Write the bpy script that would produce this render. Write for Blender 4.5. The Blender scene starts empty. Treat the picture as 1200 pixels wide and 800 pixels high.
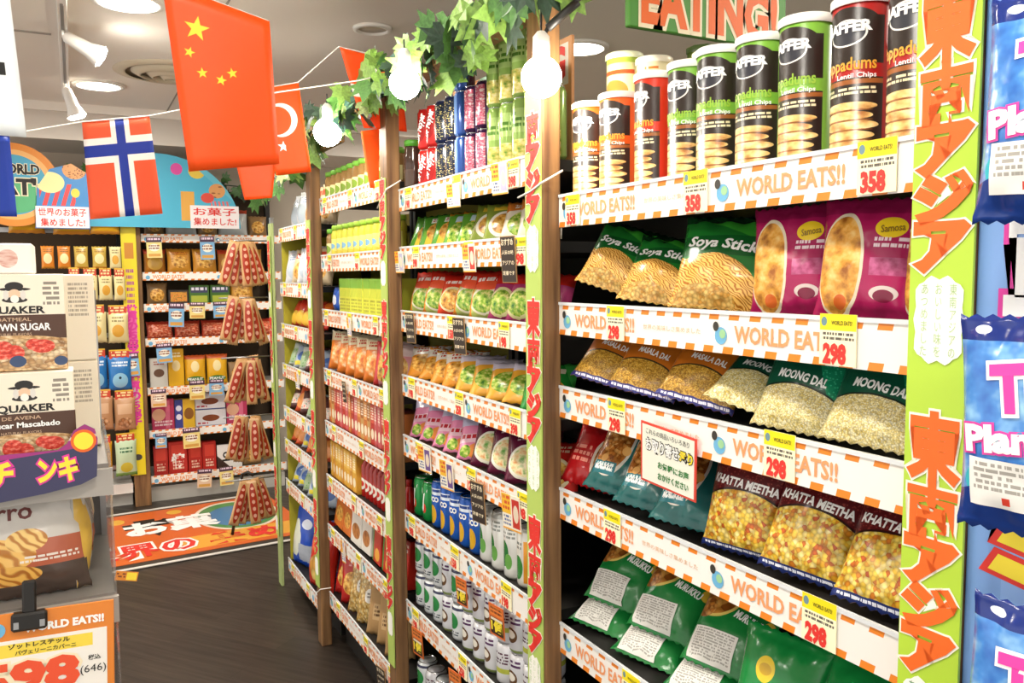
import bpy, math, random
import numpy as np
from mathutils import Matrix, Vector, noise

# ------------------------------------------------------------------ camera, world, exposure
sc = bpy.context.scene
COL = sc.collection
HC = 1.53
F_PX, YAW, PITCH, ROLL = 971.5, 0.484122, 0.081242, -0.0076092
cy, sy, cp, sp = math.cos(YAW), math.sin(YAW), math.cos(PITCH), math.sin(PITCH)
fw = Vector((sy*cp, cy*cp, -sp)); rt = Vector((cy, -sy, 0)); up = rt.cross(fw)
cr, sr = math.cos(ROLL), math.sin(ROLL)
rt, up = rt*cr + up*sr, up*cr - rt*sr
cam_d = bpy.data.cameras.new('camera'); cam = bpy.data.objects.new('camera', cam_d); COL.objects.link(cam)
cam_d.sensor_width = 36; cam_d.lens = F_PX/1200*36; cam_d.clip_start = .02
m = Matrix((rt, up, -fw)).transposed().to_4x4(); m.translation = (0, 0, HC); cam.matrix_world = m
sc.camera = cam
w = bpy.data.worlds.new('world'); sc.world = w; w.use_nodes = True
w.node_tree.nodes['Background'].inputs[0].default_value = (1, .95, .88, 1)
w.node_tree.nodes['Background'].inputs[1].default_value = 1.3
sc.view_settings.view_transform = 'Standard'; sc.view_settings.look = 'None'
sc.view_settings.gamma = 1; sc.view_settings.use_curve_mapping = False
sc.view_settings.exposure = 0.3
DOWN_L = 155      # radiance of a ceiling downlight lens
BULB_L = 70       # radiance of a string bulb

rnd = random.Random(7)
# ------------------------------------------------------------------ colour and materials
def lin(v): return v/12.92 if v <= .04045 else ((v+.055)/1.055)**2.4
def c(h):
    h = h.lstrip('#')
    return tuple(lin(int(h[i:i+2], 16)/255) for i in (0, 2, 4)) + (1,)
MATS = {}
class NT:
    """tiny wrapper for building node trees"""
    def __init__(s, mat): s.t = mat.node_tree; s.n = s.t.nodes; s.l = s.t.links
    def math(s, op, a, b=None, cc=None):
        n = s.n.new('ShaderNodeMath'); n.operation = op
        for i, v in enumerate((a, b, cc)):
            if v is None: continue
            if isinstance(v, (int, float)): n.inputs[i].default_value = v
            else: s.l.new(v, n.inputs[i])
        return n.outputs[0]
    def vm(s, op, a, b=None):
        n = s.n.new('ShaderNodeVectorMath'); n.operation = op
        for i, v in enumerate((a, b)):
            if v is None: continue
            if isinstance(v, tuple): n.inputs[i].default_value = v
            else: s.l.new(v, n.inputs[i])
        return n.outputs[1] if op in ('LENGTH', 'DOT_PRODUCT') else n.outputs[0]
    def mix(s, fac, a, b):
        n = s.n.new('ShaderNodeMix'); n.data_type = 'RGBA'
        s.l.new(fac, n.inputs[0])
        for i, v in ((6, a), (7, b)):
            if isinstance(v, tuple): n.inputs[i].default_value = v
            else: s.l.new(v, n.inputs[i])
        return n.outputs[2]
    def ramp(s, fac, stops):
        n = s.n.new('ShaderNodeValToRGB'); e = n.color_ramp.elements
        e[0].position, e[0].color = stops[0]; e[1].position, e[1].color = stops[-1]
        for p, col in stops[1:-1]:
            x = e.new(p); x.color = col
        s.l.new(fac, n.inputs[0]); return n.outputs[0]
def new_mat(name):
    mt = bpy.data.materials.new(name); mt.use_nodes = True
    return mt, NT(mt), mt.node_tree.nodes['Principled BSDF']
def plain(name, col, rough=.5, metal=0, spec=.5, emit=0, bump=0, bscale=60, alpha=1, trans=0, vary=0):
    if name in MATS: return MATS[name]
    mt, t, b = new_mat(name)
    b.inputs['Base Color'].default_value = col; b.inputs['Roughness'].default_value = rough
    b.inputs['Metallic'].default_value = metal; b.inputs['Specular IOR Level'].default_value = spec
    if emit: b.inputs['Emission Color'].default_value = col; b.inputs['Emission Strength'].default_value = emit
    if alpha < 1: b.inputs['Alpha'].default_value = alpha
    if trans: b.inputs['Transmission Weight'].default_value = trans
    if bump or vary:
        tc = t.n.new('ShaderNodeTexCoord'); nz = t.n.new('ShaderNodeTexNoise'); nz.inputs['Scale'].default_value = bscale
        nz.inputs['Detail'].default_value = 4
        t.l.new(tc.outputs['Object'], nz.inputs['Vector'])
        if bump:
            bp = t.n.new('ShaderNodeBump'); bp.inputs['Strength'].default_value = bump; bp.inputs['Distance'].default_value = .004
            t.l.new(nz.outputs['Fac'], bp.inputs['Height']); t.l.new(bp.outputs[0], b.inputs['Normal'])
        if vary:
            d = tuple(x*(1-vary) for x in col[:3])+(1,); e = tuple(min(1, x*(1+vary)) for x in col[:3])+(1,)
            t.l.new(t.ramp(nz.outputs['Fac'], [(.3, d), (.7, e)]), b.inputs['Base Color'])
    MATS[name] = mt; return mt
def tex_color(t, uv, spec):
    """printed photo-like fillings: ('gran', scale, [colours]) grains, ('noo', scale, dark, light) strands, ('spot', scale, base, dot)"""
    kind, scale = spec[0], spec[1]
    mp = t.vm('MULTIPLY', uv, (scale, scale*1.3, 1))
    if kind == 'gran':
        v = t.n.new('ShaderNodeTexVoronoi'); v.inputs['Scale'].default_value = 1; t.l.new(mp, v.inputs['Vector'])
        sx = t.n.new('ShaderNodeSeparateColor'); t.l.new(v.outputs['Color'], sx.inputs[0])
        cols = spec[2]; k = len(cols)
        base = t.ramp(sx.outputs[0], [(i/(k-1), cols[i]) for i in range(k)])
        dk = t.ramp(v.outputs['Distance'], [(.25, (1, 1, 1, 1)), (.75, (.45, .42, .4, 1))])
        n = t.n.new('ShaderNodeMix'); n.data_type = 'RGBA'; n.blend_type = 'MULTIPLY'; n.inputs[0].default_value = .8
        t.l.new(base, n.inputs[6]); t.l.new(dk, n.inputs[7]); return n.outputs[2]
    if kind == 'noo':
        v = t.n.new('ShaderNodeTexWave'); v.inputs['Scale'].default_value = 1; v.inputs['Distortion'].default_value = 9
        v.inputs['Detail'].default_value = 1; v.inputs['Detail Scale'].default_value = .8
        v.bands_direction = 'DIAGONAL'; t.l.new(mp, v.inputs['Vector'])
        return t.ramp(v.outputs['Fac'], [(.1, spec[2]), (.6, spec[3])])
    if kind == 'spot':
        v = t.n.new('ShaderNodeTexVoronoi'); v.inputs['Scale'].default_value = 1; t.l.new(mp, v.inputs['Vector'])
        return t.ramp(v.outputs['Distance'], [(.28, spec[3]), (.36, spec[2])])
    if kind == 'blot':
        v = t.n.new('ShaderNodeTexNoise'); v.inputs['Scale'].default_value = 1; v.inputs['Detail'].default_value = 3; t.l.new(mp, v.inputs['Vector'])
        cols = spec[2]; k = len(cols)
        return t.ramp(v.outputs['Fac'], [(.3+.4*i/(k-1), cols[i]) for i in range(k)])
    if kind == 'grad':   # printed colour blend up the pack
        s = t.n.new('ShaderNodeSeparateXYZ'); t.l.new(uv, s.inputs[0])
        return t.ramp(s.outputs[1], [(0, spec[2]), (1, spec[3])])
def design(name, base, layers=(), rough=.35, bump=.25, bscale=25, metal=0, translucent=0):
    """flat print on a pack: layers of rectangles, ellipses, half planes and rows of small print in the pack's UV"""
    if name in MATS: return MATS[name]
    mt, t, b = new_mat(name)
    tc = t.n.new('ShaderNodeTexCoord'); uv = tc.outputs['UV']
    sx = t.n.new('ShaderNodeSeparateXYZ'); t.l.new(uv, sx.inputs[0]); U, V = sx.outputs[0], sx.outputs[1]
    def colour(q): return tex_color(t, uv, q) if isinstance(q[0], str) else q
    cur = colour(base)
    if not isinstance(base[0], str):
        pass
    def rect(x0, x1, y0, y1):
        d = t.vm('ABSOLUTE', t.vm('SUBTRACT', uv, ((x0+x1)/2, (y0+y1)/2, 0)))
        s = t.n.new('ShaderNodeSeparateXYZ'); t.l.new(d, s.inputs[0])
        return t.math('MULTIPLY', t.math('LESS_THAN', s.outputs[0], (x1-x0)/2), t.math('LESS_THAN', s.outputs[1], (y1-y0)/2))
    for L in layers:
        k = L[0]
        if k == 'r': mk = rect(*L[1:5])
        elif k == 'e':
            d = t.vm('DIVIDE', t.vm('SUBTRACT', uv, (L[1], L[2], 0)), (L[3], L[4], 1))
            mk = t.math('LESS_THAN', t.vm('LENGTH', d), 1.0)
        elif k == 'h':
            mk = t.math('GREATER_THAN', t.vm('DOT_PRODUCT', uv, (L[1], L[2], 0)), L[3])
            mk = t.math('MULTIPLY', mk, rect(0, 1, 0, 1))
        elif k == 't':
            x0, x1, y0, y1, nrow = L[1:6]
            rows = t.math('MULTIPLY', t.math('SUBTRACT', V, y0), nrow/(y1-y0))
            fr = t.math('FRACT', rows); fl = t.math('FLOOR', rows)
            cb = t.n.new('ShaderNodeCombineXYZ')
            t.l.new(t.math('MULTIPLY', U, 2.2*nrow/(y1-y0)), cb.inputs[0]); t.l.new(t.math('MULTIPLY', fl, 7.3), cb.inputs[1])
            nz = t.n.new('ShaderNodeTexNoise'); nz.inputs['Scale'].default_value = 1; nz.inputs['Detail'].default_value = 0
            t.l.new(cb.outputs[0], nz.inputs['Vector'])
            mk = t.math('MULTIPLY', t.math('GREATER_THAN', fr, .42), t.math('GREATER_THAN', nz.outputs['Fac'], .43))
            mk = t.math('MULTIPLY', mk, rect(x0, x1, y0, y1))
        elif k == 's':   # slanted stripes inside a rectangle: x0,x1,y0,y1,count,slant,duty
            x0, x1, y0, y1, cnt, sl, du = L[1:8]
            q = t.math('ADD', t.math('MULTIPLY', U, cnt), t.math('MULTIPLY', V, sl))
            mk = t.math('MULTIPLY', t.math('LESS_THAN', t.math('FRACT', q), du), rect(x0, x1, y0, y1))
        cur = t.mix(mk, cur, colour(L[-1]))
    if isinstance(cur, tuple): b.inputs['Base Color'].default_value = cur
    else: t.l.new(cur, b.inputs['Base Color'])
    b.inputs['Roughness'].default_value = rough; b.inputs['Metallic'].default_value = metal
    if bump:
        nz = t.n.new('ShaderNodeTexNoise'); nz.inputs['Scale'].default_value = bscale; nz.inputs['Detail'].default_value = 3
        t.l.new(tc.outputs['Object'], nz.inputs['Vector'])
        bp = t.n.new('ShaderNodeBump'); bp.inputs['Strength'].default_value = bump; bp.inputs['Distance'].default_value = .01
        t.l.new(nz.outputs['Fac'], bp.inputs['Height']); t.l.new(bp.outputs[0], b.inputs['Normal'])
    if translucent:
        tr = t.n.new('ShaderNodeBsdfTranslucent'); ms = t.n.new('ShaderNodeMixShader'); ms.inputs[0].default_value = translucent
        if isinstance(cur, tuple): tr.inputs[0].default_value = cur
        else: t.l.new(cur, tr.inputs[0])
        out = t.n['Material Output']
        t.l.new(b.outputs[0], ms.inputs[1]); t.l.new(tr.outputs[0], ms.inputs[2]); t.l.new(ms.outputs[0], out.inputs[0])
    MATS[name] = mt; return mt

# ------------------------------------------------------------------ mesh helpers
def mesh(name, verts, faces, mats, uvs=None, fm=None, smooth=True):
    me = bpy.data.meshes.new(name); me.from_pydata([tuple(v) for v in verts], [], faces)
    for q in (mats if isinstance(mats, (list, tuple)) else [mats]): me.materials.append(q)
    if uvs is not None:
        ul = me.uv_layers.new(name='UVMap')
        flat = [x for f in faces for vi in f for x in uvs[vi]] if not isinstance(uvs, dict) else [x for k, f in enumerate(faces) for x in sum((list(p) for p in uvs[k]), [])]
        ul.data.foreach_set('uv', flat)
    if fm: me.polygons.foreach_set('material_index', fm)
    if smooth: me.polygons.foreach_set('use_smooth', [True]*len(faces))
    me.update(); return me
def box_vf(x0, x1, y0, y1, z0, z1):
    v = [(x0, y0, z0), (x1, y0, z0), (x1, y1, z0), (x0, y1, z0), (x0, y0, z1), (x1, y0, z1), (x1, y1, z1), (x0, y1, z1)]
    f = [(0, 1, 5, 4), (1, 2, 6, 5), (2, 3, 7, 6), (3, 0, 4, 7), (4, 5, 6, 7), (3, 2, 1, 0)]
    return v, f
def box(name, x0, x1, y0, y1, z0, z1, mat, parent=None, bevel=.0):
    """axis-aligned board; the front (-y) side carries UV 0..1"""
    if bevel:
        v, f = rbox_vf(x0, x1, y0, y1, z0, z1, bevel)
    else: v, f = box_vf(x0, x1, y0, y1, z0, z1)
    me = mesh(name, v, f, mat, front_uv(v, f, x0, x1, z0, z1), smooth=False)
    return link(name, me, parent)
def front_uv(v, f, x0, x1, z0, z1):
    out = {}
    for k, fc in enumerate(f):
        a, b_, d = (Vector(v[fc[0]]), Vector(v[fc[1]]), Vector(v[fc[2]]))
        n = (b_-a).cross(d-b_)
        if n.length > 0: n.normalize()
        if n.y < -.5: out[k] = [((v[i][0]-x0)/(x1-x0), (v[i][2]-z0)/(z1-z0)) for i in fc]
        else: out[k] = [(3+v[i][0], 3+v[i][2]) for i in fc]
    return out
def rbox_vf(x0, x1, y0, y1, z0, z1, r):
    """box with chamfered edges"""
    v = []; cx = (x0+x1)/2; cyy = (y0+y1)/2; cz = (z0+z1)/2
    idx = {}
    for ix in (0, 1):
        for iy in (0, 1):
            for iz in (0, 1):
                X = (x0, x1)[ix]; Y = (y0, y1)[iy]; Z = (z0, z1)[iz]
                dx, dy, dz = (r, -r)[ix], (r, -r)[iy], (r, -r)[iz]
                for ax, p in (('x', (X, Y+dy, Z+dz)), ('y', (X+dx, Y, Z+dz)), ('z', (X+dx, Y+dy, Z))):
                    idx[ix, iy, iz, ax] = len(v); v.append(p)
    g = lambda *k: idx[k]
    f = [(g(0,0,0,'y'), g(1,0,0,'y'), g(1,0,1,'y'), g(0,0,1,'y')), (g(1,1,0,'y'), g(0,1,0,'y'), g(0,1,1,'y'), g(1,1,1,'y')),
         (g(1,0,0,'x'), g(1,1,0,'x'), g(1,1,1,'x'), g(1,0,1,'x')), (g(0,1,0,'x'), g(0,0,0,'x'), g(0,0,1,'x'), g(0,1,1,'x')),
         (g(0,0,1,'z'), g(1,0,1,'z'), g(1,1,1,'z'), g(0,1,1,'z')), (g(0,1,0,'z'), g(1,1,0,'z'), g(1,0,0,'z'), g(0,0,0,'z'))]
    cen = Vector((cx, cyy, cz))
    def add(fc):
        P = [Vector(v[i]) for i in fc]; n = (P[1]-P[0]).cross(P[2]-P[0])
        mid = sum(P, Vector())/len(P)-cen
        f.append(tuple(fc) if n.dot(mid) > 0 else tuple(reversed(fc)))
    for i in (0, 1):
        for j in (0, 1):
            add((g(i,j,0,'x'), g(i,j,1,'x'), g(i,j,1,'y'), g(i,j,0,'y')))
            add((g(i,0,j,'x'), g(i,1,j,'x'), g(i,1,j,'z'), g(i,0,j,'z')))
            add((g(0,i,j,'y'), g(1,i,j,'y'), g(1,i,j,'z'), g(0,i,j,'z')))
            for k in (0, 1): add((g(i,j,k,'x'), g(i,j,k,'y'), g(i,j,k,'z')))
    return v, f
def link(name, me, parent=None, loc=(0, 0, 0), rot=(0, 0, 0)):
    o = bpy.data.objects.new(name, me); COL.objects.link(o)
    if parent is not None: o.parent = parent
    o.location = loc; o.rotation_euler = rot
    return o
def empty(name, loc=(0, 0, 0), rot=(0, 0, 0)):
    o = bpy.data.objects.new(name, None); COL.objects.link(o); o.location = loc; o.rotation_euler = rot; o.empty_display_size = .05
    return o
LABELS = {}
def tag(o, label, cat, group=None):
    nw = len(label.split())
    if not 4 <= nw <= 16: print('LABEL LENGTH', nw, label)
    if label in LABELS: print('LABEL TWICE', label)
    LABELS[label] = o
    o['label'] = label; o['category'] = cat
    if group: o['group'] = group
    return o
def struct(o): o['kind'] = 'structure'; return o
def lathe(name, prof, mats, seg=28, cap=True, fm=None):
    """prof: list of (r, z); u runs round with u=.5 at the front, v from 0 to 1 up the profile height"""
    v = []; uv = []; f = []; mi = []
    z0 = min(p[1] for p in prof); z1 = max(p[1] for p in prof)
    n = len(prof)
    for k in range(seg+1):
        a = -math.pi/2 + 2*math.pi*(k/seg-.5)
        for r, z in prof:
            v.append((r*math.cos(a), r*math.sin(a), z)); uv.append((k/seg, (z-z0)/(z1-z0)))
    for k in range(seg):
        for j in range(n-1):
            f.append((k*n+j, (k+1)*n+j, (k+1)*n+j+1, k*n+j+1)); mi.append(fm[j] if fm else 0)
    if cap:
        f.append(tuple(k*n+n-1 for k in range(seg))); mi.append(fm[-1] if fm else 0)
        f.append(tuple(k*n for k in reversed(range(seg)))); mi.append(fm[0] if fm else 0)
    return mesh(name, v, f, mats, uv, mi)
def tube(name, pts, r, mat, seg=6, parent=None):
    """a round cable or rod along points, one mesh"""
    P = [Vector(p) for p in pts]; v = []; f = []
    for i, p in enumerate(P):
        d = (P[min(i+1, len(P)-1)]-P[max(i-1, 0)]).normalized()
        a = d.orthogonal().normalized() if i == 0 else (a - d*a.dot(d)).normalized()
        b_ = d.cross(a)
        for k in range(seg):
            t = 2*math.pi*k/seg; v.append(p+a*(r*math.cos(t))+b_*(r*math.sin(t)))
    for i in range(len(P)-1):
        for k in range(seg):
            f.append((i*seg+k, i*seg+(k+1) % seg, (i+1)*seg+(k+1) % seg, (i+1)*seg+k))
    f.append(tuple(reversed(range(seg)))); f.append(tuple((len(P)-1)*seg+k for k in range(seg)))
    return link(name, mesh(name, v, f, mat), parent)

# ------------------------------------------------------------------ lettering
TC = {}
def text_geo(s, bold=0.0, res=2):
    k = (s, bold, res)
    if k not in TC:
        cu = bpy.data.curves.new('lettering', 'FONT'); cu.body = s; cu.resolution_u = res; cu.offset = bold
        ob = bpy.data.objects.new('lettering', cu); me = bpy.data.meshes.new_from_object(ob)
        co = np.zeros(len(me.vertices)*3); me.vertices.foreach_get('co', co); co = co.reshape(-1, 3)[:, :2]
        fs = [tuple(p.vertices) for p in me.polygons]
        bpy.data.objects.remove(ob); bpy.data.curves.remove(cu); bpy.data.meshes.remove(me)
        TC[k] = (co, fs)
    return TC[k]
TM = {}
def text_mesh(s, mat, h=None, wd=None, bold=0.0, surf=None, key=None, rot=0, cx=0, cz=0, off=0, stretch=None, slant=0):
    """flat lettering in the local xz plane, facing -y, centred on (cx, cz); surf(x, z) bends it onto a pack"""
    k = (s, mat.name, h, wd, bold, key, rot, cx, cz, off, slant)
    if k in TM: return TM[k]
    co, fs = text_geo(s, bold)
    base = text_geo(s, 0)[0]; lo, hi = base.min(0), base.max(0); ctr = (lo+hi)/2; ext = hi-lo
    sx = sz = 1
    if h and wd: sx, sz = wd/ext[0], h/ext[1]
    elif h: sx = sz = h/ext[1]
    elif wd: sx = sz = wd/ext[0]
    q = (co-ctr)*np.array([sx, sz])
    q[:, 0] += q[:, 1]*slant
    if rot:
        ca, sa = math.cos(rot), math.sin(rot); q = np.stack([q[:, 0]*ca-q[:, 1]*sa, q[:, 0]*sa+q[:, 1]*ca], 1)
    q += np.array([cx, cz])
    v = [surf(x, z, off) if surf else (x, -off, z) for x, z in q]
    me = mesh('lettering', v, fs, mat, smooth=False)
    TM[k] = me; return me

# ------------------------------------------------------------------ pack shapes
class Pack:
    """a pack design: one body mesh plus its parts, placed many times"""
    def __init__(s, name, desc, cat, body, w, h, d):
        s.name, s.desc, s.cat, s.body, s.w, s.h, s.d = name, desc, cat, body, w, h, d; s.parts = []
    def part(s, name, me, loc=(0, 0, 0), rot=(0, 0, 0)): s.parts.append((name, me, loc, rot)); return s
    def put(s, loc, rot, label, group=None, parts=True):
        o = link(s.name, s.body, None, loc, rot)
        if rot[0] or rot[1]:     # a leaning pack settles with its lowest point on the shelf
            if not hasattr(s, 'co'):
                s.co = np.zeros(len(s.body.vertices)*3); s.body.vertices.foreach_get('co', s.co); s.co = s.co.reshape(-1, 3)
            from mathutils import Euler
            rz_ = np.array(Euler(rot).to_matrix())[2]
            o.location.z -= float((s.co@rz_).min())
        if parts:
            for n, me, l, r in s.parts: link(n, me, o, l, r)
        return tag(o, label, s.cat, group)
def bag(name, desc, W, H, T, mat, seed=1, nu=14, nv=18, seal=.05, wr=.10, heavy=.85, cat='snack bag', pinch=.06):
    """pillow bag: puffed front and back meeting at side folds, flat zigzag-cut seals top and bottom"""
    def prof(v):
        if v <= seal or v >= 1-seal: return 0.0
        q = (v-seal)/(1-2*seal); return math.sin(math.pi*q**heavy)**.55
    def thick(u, v):
        e = max(0.0, 1-abs(2*u-1)**2.6); t = T/2*math.sqrt(e)*prof(v)
        p = prof(v)*min(1, e*2)
        t += wr*T*p*noise.noise((u*3.1+seed*5.7, v*3.7, seed)) + .4*wr*T*p*noise.noise((u*8+seed, v*9, seed*2))
        # creases fanning from the seals
        t += .10*T*math.sin(u*26+seed)*(math.exp(-((v-seal)/.09)**2)+math.exp(-((1-seal-v)/.1)**2))*min(1, e*2)*(1 if seal < v < 1-seal else .25)
        return max(t, .0006)
    def wid(v): return 1-pinch*prof(v)
    def surf(x, z, off=0):
        v = min(max(z/H, 0), 1); u = min(max(x/(W*wid(v))+.5, 0), 1)
        return (x, -thick(u, v)-off-.0006, z)
    v = []; uv = []; f = []
    for side in (0, 1):
        for j in range(nv+1):
            for i in range(nu+1):
                a, b_ = i/nu, j/nv
                # rows kept on the seal lines
                y = thick(a, b_); x = (a-.5)*W*wid(b_); z = b_*H
                if (j == 0 or j == nv) and i % 2: z += (-.004 if j == nv else .004)
                v.append((x, -y if side == 0 else y*.8, z)); uv.append((a, b_) if side == 0 else (a+2, b_))
    n = (nu+1)*(nv+1)
    for j in range(nv):
        for i in range(nu):
            q = j*(nu+1)+i
            f.append((q, q+1, q+nu+2, q+nu+1)); f.append((n+q+1, n+q, n+q+nu+1, n+q+nu+2))
    for j in range(nv):
        q = j*(nu+1); f.append((n+q, q, q+nu+1, n+q+nu+1)); q += nu; f.append((q, n+q, n+q+nu+1, q+nu+1))
    for i in range(nu):
        f.append((n+i, n+i+1, i+1, i)); q = nv*(nu+1)+i; f.append((q, q+1, n+q+1, n+q))
    p = Pack(name, desc, cat, mesh(name, v, f, mat, uv), W, H, T)
    p.surf = surf; return p
def carton(name, desc, W, H, D, mat, cat='box', r=.0025):
    v, f = rbox_vf(-W/2, W/2, -D/2, D/2, 0, H, r)
    p = Pack(name, desc, cat, mesh(name, v, f, mat, front_uv(v, f, -W/2, W/2, 0, H), smooth=False), W, H, D)
    p.surf = lambda x, z, off=0: (x, -D/2-off-.0005, z)
    return p
def can(name, desc, R, H, mat, cat='drink can', lidmat=None, seg=20):
    """drink can: stepped foot, straight wall, tapered neck, recessed lid with a ring pull"""
    al = plain('aluminium', c('#c9cacb'), .25, 1)
    k = R
    body = lathe(name, [(k*.80, 0), (k*.97, k*.22), (k, k*.35), (k, H-k*.42), (k*.84, H-k*.05)], mat, seg, cap=True)
    p = Pack(name, desc, cat, body, 2*R, H, 2*R)
    lid = lathe('lid', [(k*.82, H-k*.08), (k*.87, H-k*.04), (k*.86, H), (k*.80, H), (k*.78, H-k*.06), (.0005, H-k*.06)], lidmat or al, seg, cap=False)
    p.part('lid', lid)
    p.surf = lambda x, z, off=0: (math.sin(x/R)*(R+off+.0006), -math.cos(x/R)*(R+off+.0006), z)
    return p
def chip_tube(name, desc, R, H, mat, lid_col='#f3f0ea', cat='chip tube', seg=28):
    """cardboard chip tube: rolled metal foot, straight printed wall, plastic snap lid"""
    al = plain('aluminium', c('#c9cacb'), .25, 1)
    body = lathe(name, [(R*.93, 0), (R*1.03, .002), (R*1.03, .006), (R, .007), (R, H-.010), (R*.98, H-.009)], [mat, al], seg, fm=[1, 1, 1, 0, 0])
    p = Pack(name, desc, cat, body, 2*R, H, 2*R)
    lm = plain('lid_'+lid_col, c(lid_col), .35)
    p.part('lid', lathe('lid', [(R*1.05, H-.013), (R*1.07, H-.012), (R*1.07, H-.002), (R*1.0, H), (R*.9, H), (R*.88, H-.003), (.0005, H-.003)], lm, seg, cap=False))
    p.surf = lambda x, z, off=0: (math.sin(x/R)*(R+off+.0007), -math.cos(x/R)*(R+off+.0007), z)
    return p
def jar(name, desc, R, H, mat, lid_col, cat='jar', neck=.86, seg=20, lidh=.018):
    lm = plain('lid_'+lid_col, c(lid_col), .4)
    b_ = lathe(name, [(R*.9, 0), (R, .005), (R, H*.72), (R*neck, H-lidh-.004), (R*neck, H-lidh)], mat, seg)
    p = Pack(name, desc, cat, b_, 2*R, H, 2*R)
    q = R*neck*1.08
    p.part('lid', lathe('lid', [(q, H-lidh), (q, H-.002), (q*.94, H)], lm, seg))
    p.surf = lambda x, z, off=0: (math.sin(x/R)*(R+off+.0006), -math.cos(x/R)*(R+off+.0006), z)
    return p
def letter(p, s, mat, cx, cz, h=None, wd=None, bold=.02, rot=0, off=0, name='lettering', slant=0):
    p.part(name, text_mesh(s, mat, h, wd, bold, p.surf, id(p), rot, cx, cz, off, slant=slant)); return p

ORD = 'first second third fourth fifth sixth seventh eighth ninth tenth eleventh twelfth thirteenth fourteenth fifteenth sixteenth seventeenth eighteenth nineteenth twentieth'.split()
ORD += ['twenty-'+q for q in ORD[:9]] + ['thirtieth'] + ['thirty-'+q for q in ORD[:9]]
RZ = -math.pi/2          # things on the long shelf face the aisle (-x)
BAYN = {1: 'nearest bay', 2: 'second bay', 3: 'third bay', 4: 'farthest bay'}
SHN = ['top shelf', 'second shelf', 'third shelf', 'fourth shelf', 'fifth shelf', 'sixth shelf', 'seventh shelf', 'lowest shelf']

# shared colours
WHITE = plain('print_white', c('#fbfaf6'), .5); BLACK = plain('print_black', c('#1a1714'), .5); RED = plain('print_red', c('#e0342b'), .5)
ORANGE = plain('print_orange', c('#ee6a1e'), .5); YEL = plain('print_yellow', c('#fbe23c'), .5); GRN = plain('print_green', c('#2d7d3b'), .5)
PINK = plain('print_pink', c('#e03ba0'), .5); GREY = plain('print_grey', c('#77736c'), .5); CREAM = plain('print_cream', c('#f6e7c4'), .5)
BLUE = plain('print_blue', c('#2148b8'), .5); GOLD = plain('print_gold', c('#e8a935'), .5); BROWN = plain('print_brown', c('#4b2a1b'), .5)

# ------------------------------------------------------------------ the room
def wood(name, a, b_, axis=2, scale=14):
    if name in MATS: return MATS[name]
    mt, t, b = new_mat(name)
    tc = t.n.new('ShaderNodeTexCoord'); s = [scale*4]*3; s[axis] = scale*.25
    q = t.vm('MULTIPLY', tc.outputs['Object'], tuple(s))
    nz = t.n.new('ShaderNodeTexNoise'); nz.inputs['Scale'].default_value = 1; nz.inputs['Detail'].default_value = 5; t.l.new(q, nz.inputs['Vector'])
    t.l.new(t.ramp(nz.outputs['Fac'], [(.3, a), (.7, b_)]), b.inputs['Base Color']); b.inputs['Roughness'].default_value = .6
    bp = t.n.new('ShaderNodeBump'); bp.inputs['Strength'].default_value = .3; bp.inputs['Distance'].default_value = .003
    t.l.new(nz.outputs['Fac'], bp.inputs['Height']); t.l.new(bp.outputs[0], b.inputs['Normal'])
    MATS[name] = mt; return mt
WOODM = wood('post_wood', c('#5f4026'), c('#936c42'))
WOODY = wood('beam_wood', c('#7d5a3a'), c('#b89468'), 1)
def floor_material():
    mt, t, b = new_mat('floor_planks')
    tc = t.n.new('ShaderNodeTexCoord')
    mp = t.n.new('ShaderNodeMapping'); mp.inputs['Rotation'].default_value = (0, 0, math.radians(52)); t.l.new(tc.outputs['Object'], mp.inputs[0])
    br = t.n.new('ShaderNodeTexBrick'); br.inputs['Scale'].default_value = 1; br.inputs['Brick Width'].default_value = .9; br.inputs['Row Height'].default_value = .13
    br.inputs['Mortar Size'].default_value = .0015; br.inputs['Color1'].default_value = c('#3b332c'); br.inputs['Color2'].default_value = c('#2e2823'); br.inputs['Mortar'].default_value = c('#1b1714')
    t.l.new(mp.outputs[0], br.inputs[0])
    q = t.vm('MULTIPLY', mp.outputs[0], (3, 45, 1)); nz = t.n.new('ShaderNodeTexNoise'); nz.inputs['Scale'].default_value = 1; nz.inputs['Detail'].default_value = 5; t.l.new(q, nz.inputs['Vector'])
    g = t.ramp(nz.outputs['Fac'], [(.3, (.6, .6, .6, 1)), (.75, (1.35, 1.33, 1.3, 1))])
    n = t.n.new('ShaderNodeMix'); n.data_type = 'RGBA'; n.blend_type = 'MULTIPLY'; n.inputs[0].default_value = 1
    t.l.new(br.outputs[0], n.inputs[6]); t.l.new(g, n.inputs[7]); t.l.new(n.outputs[2], b.inputs['Base Color'])
    b.inputs['Roughness'].default_value = .34
    t.l.new(t.ramp(nz.outputs['Fac'], [(.3, (.42,)*3+(1,)), (.7, (.3,)*3+(1,))]), b.inputs['Roughness'])
    return mt
struct(box('floor', -3.2, 4.2, -1.8, 6.7, -.05, 0, floor_material()))
CEIL = plain('ceiling_paint', c('#eee6dc'), .8, bump=.05, bscale=30)
struct(box('ceiling', -3.2, 4.2, -1.8, 6.7, 2.55, 2.62, CEIL))
WALLM = plain('wall_paint', c('#cfc4b4'), .8)
struct(box('wall_back', -3.2, 4.2, 6.55, 6.7, 0, 2.55, WALLM))
struct(box('wall_right', 4.1, 4.2, -1.8, 6.55, 0, 2.55, WALLM))
SEAM = plain('ceiling_seam', c('#9d958b'), .8)
struct(box('trim_1', -1.6, -.04, 4.055, 4.07, 2.545, 2.551, SEAM))
struct(box('trim_2', -3.1, 4.1, 5.6, 5.63, 2.50, 2.55, CEIL))
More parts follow.
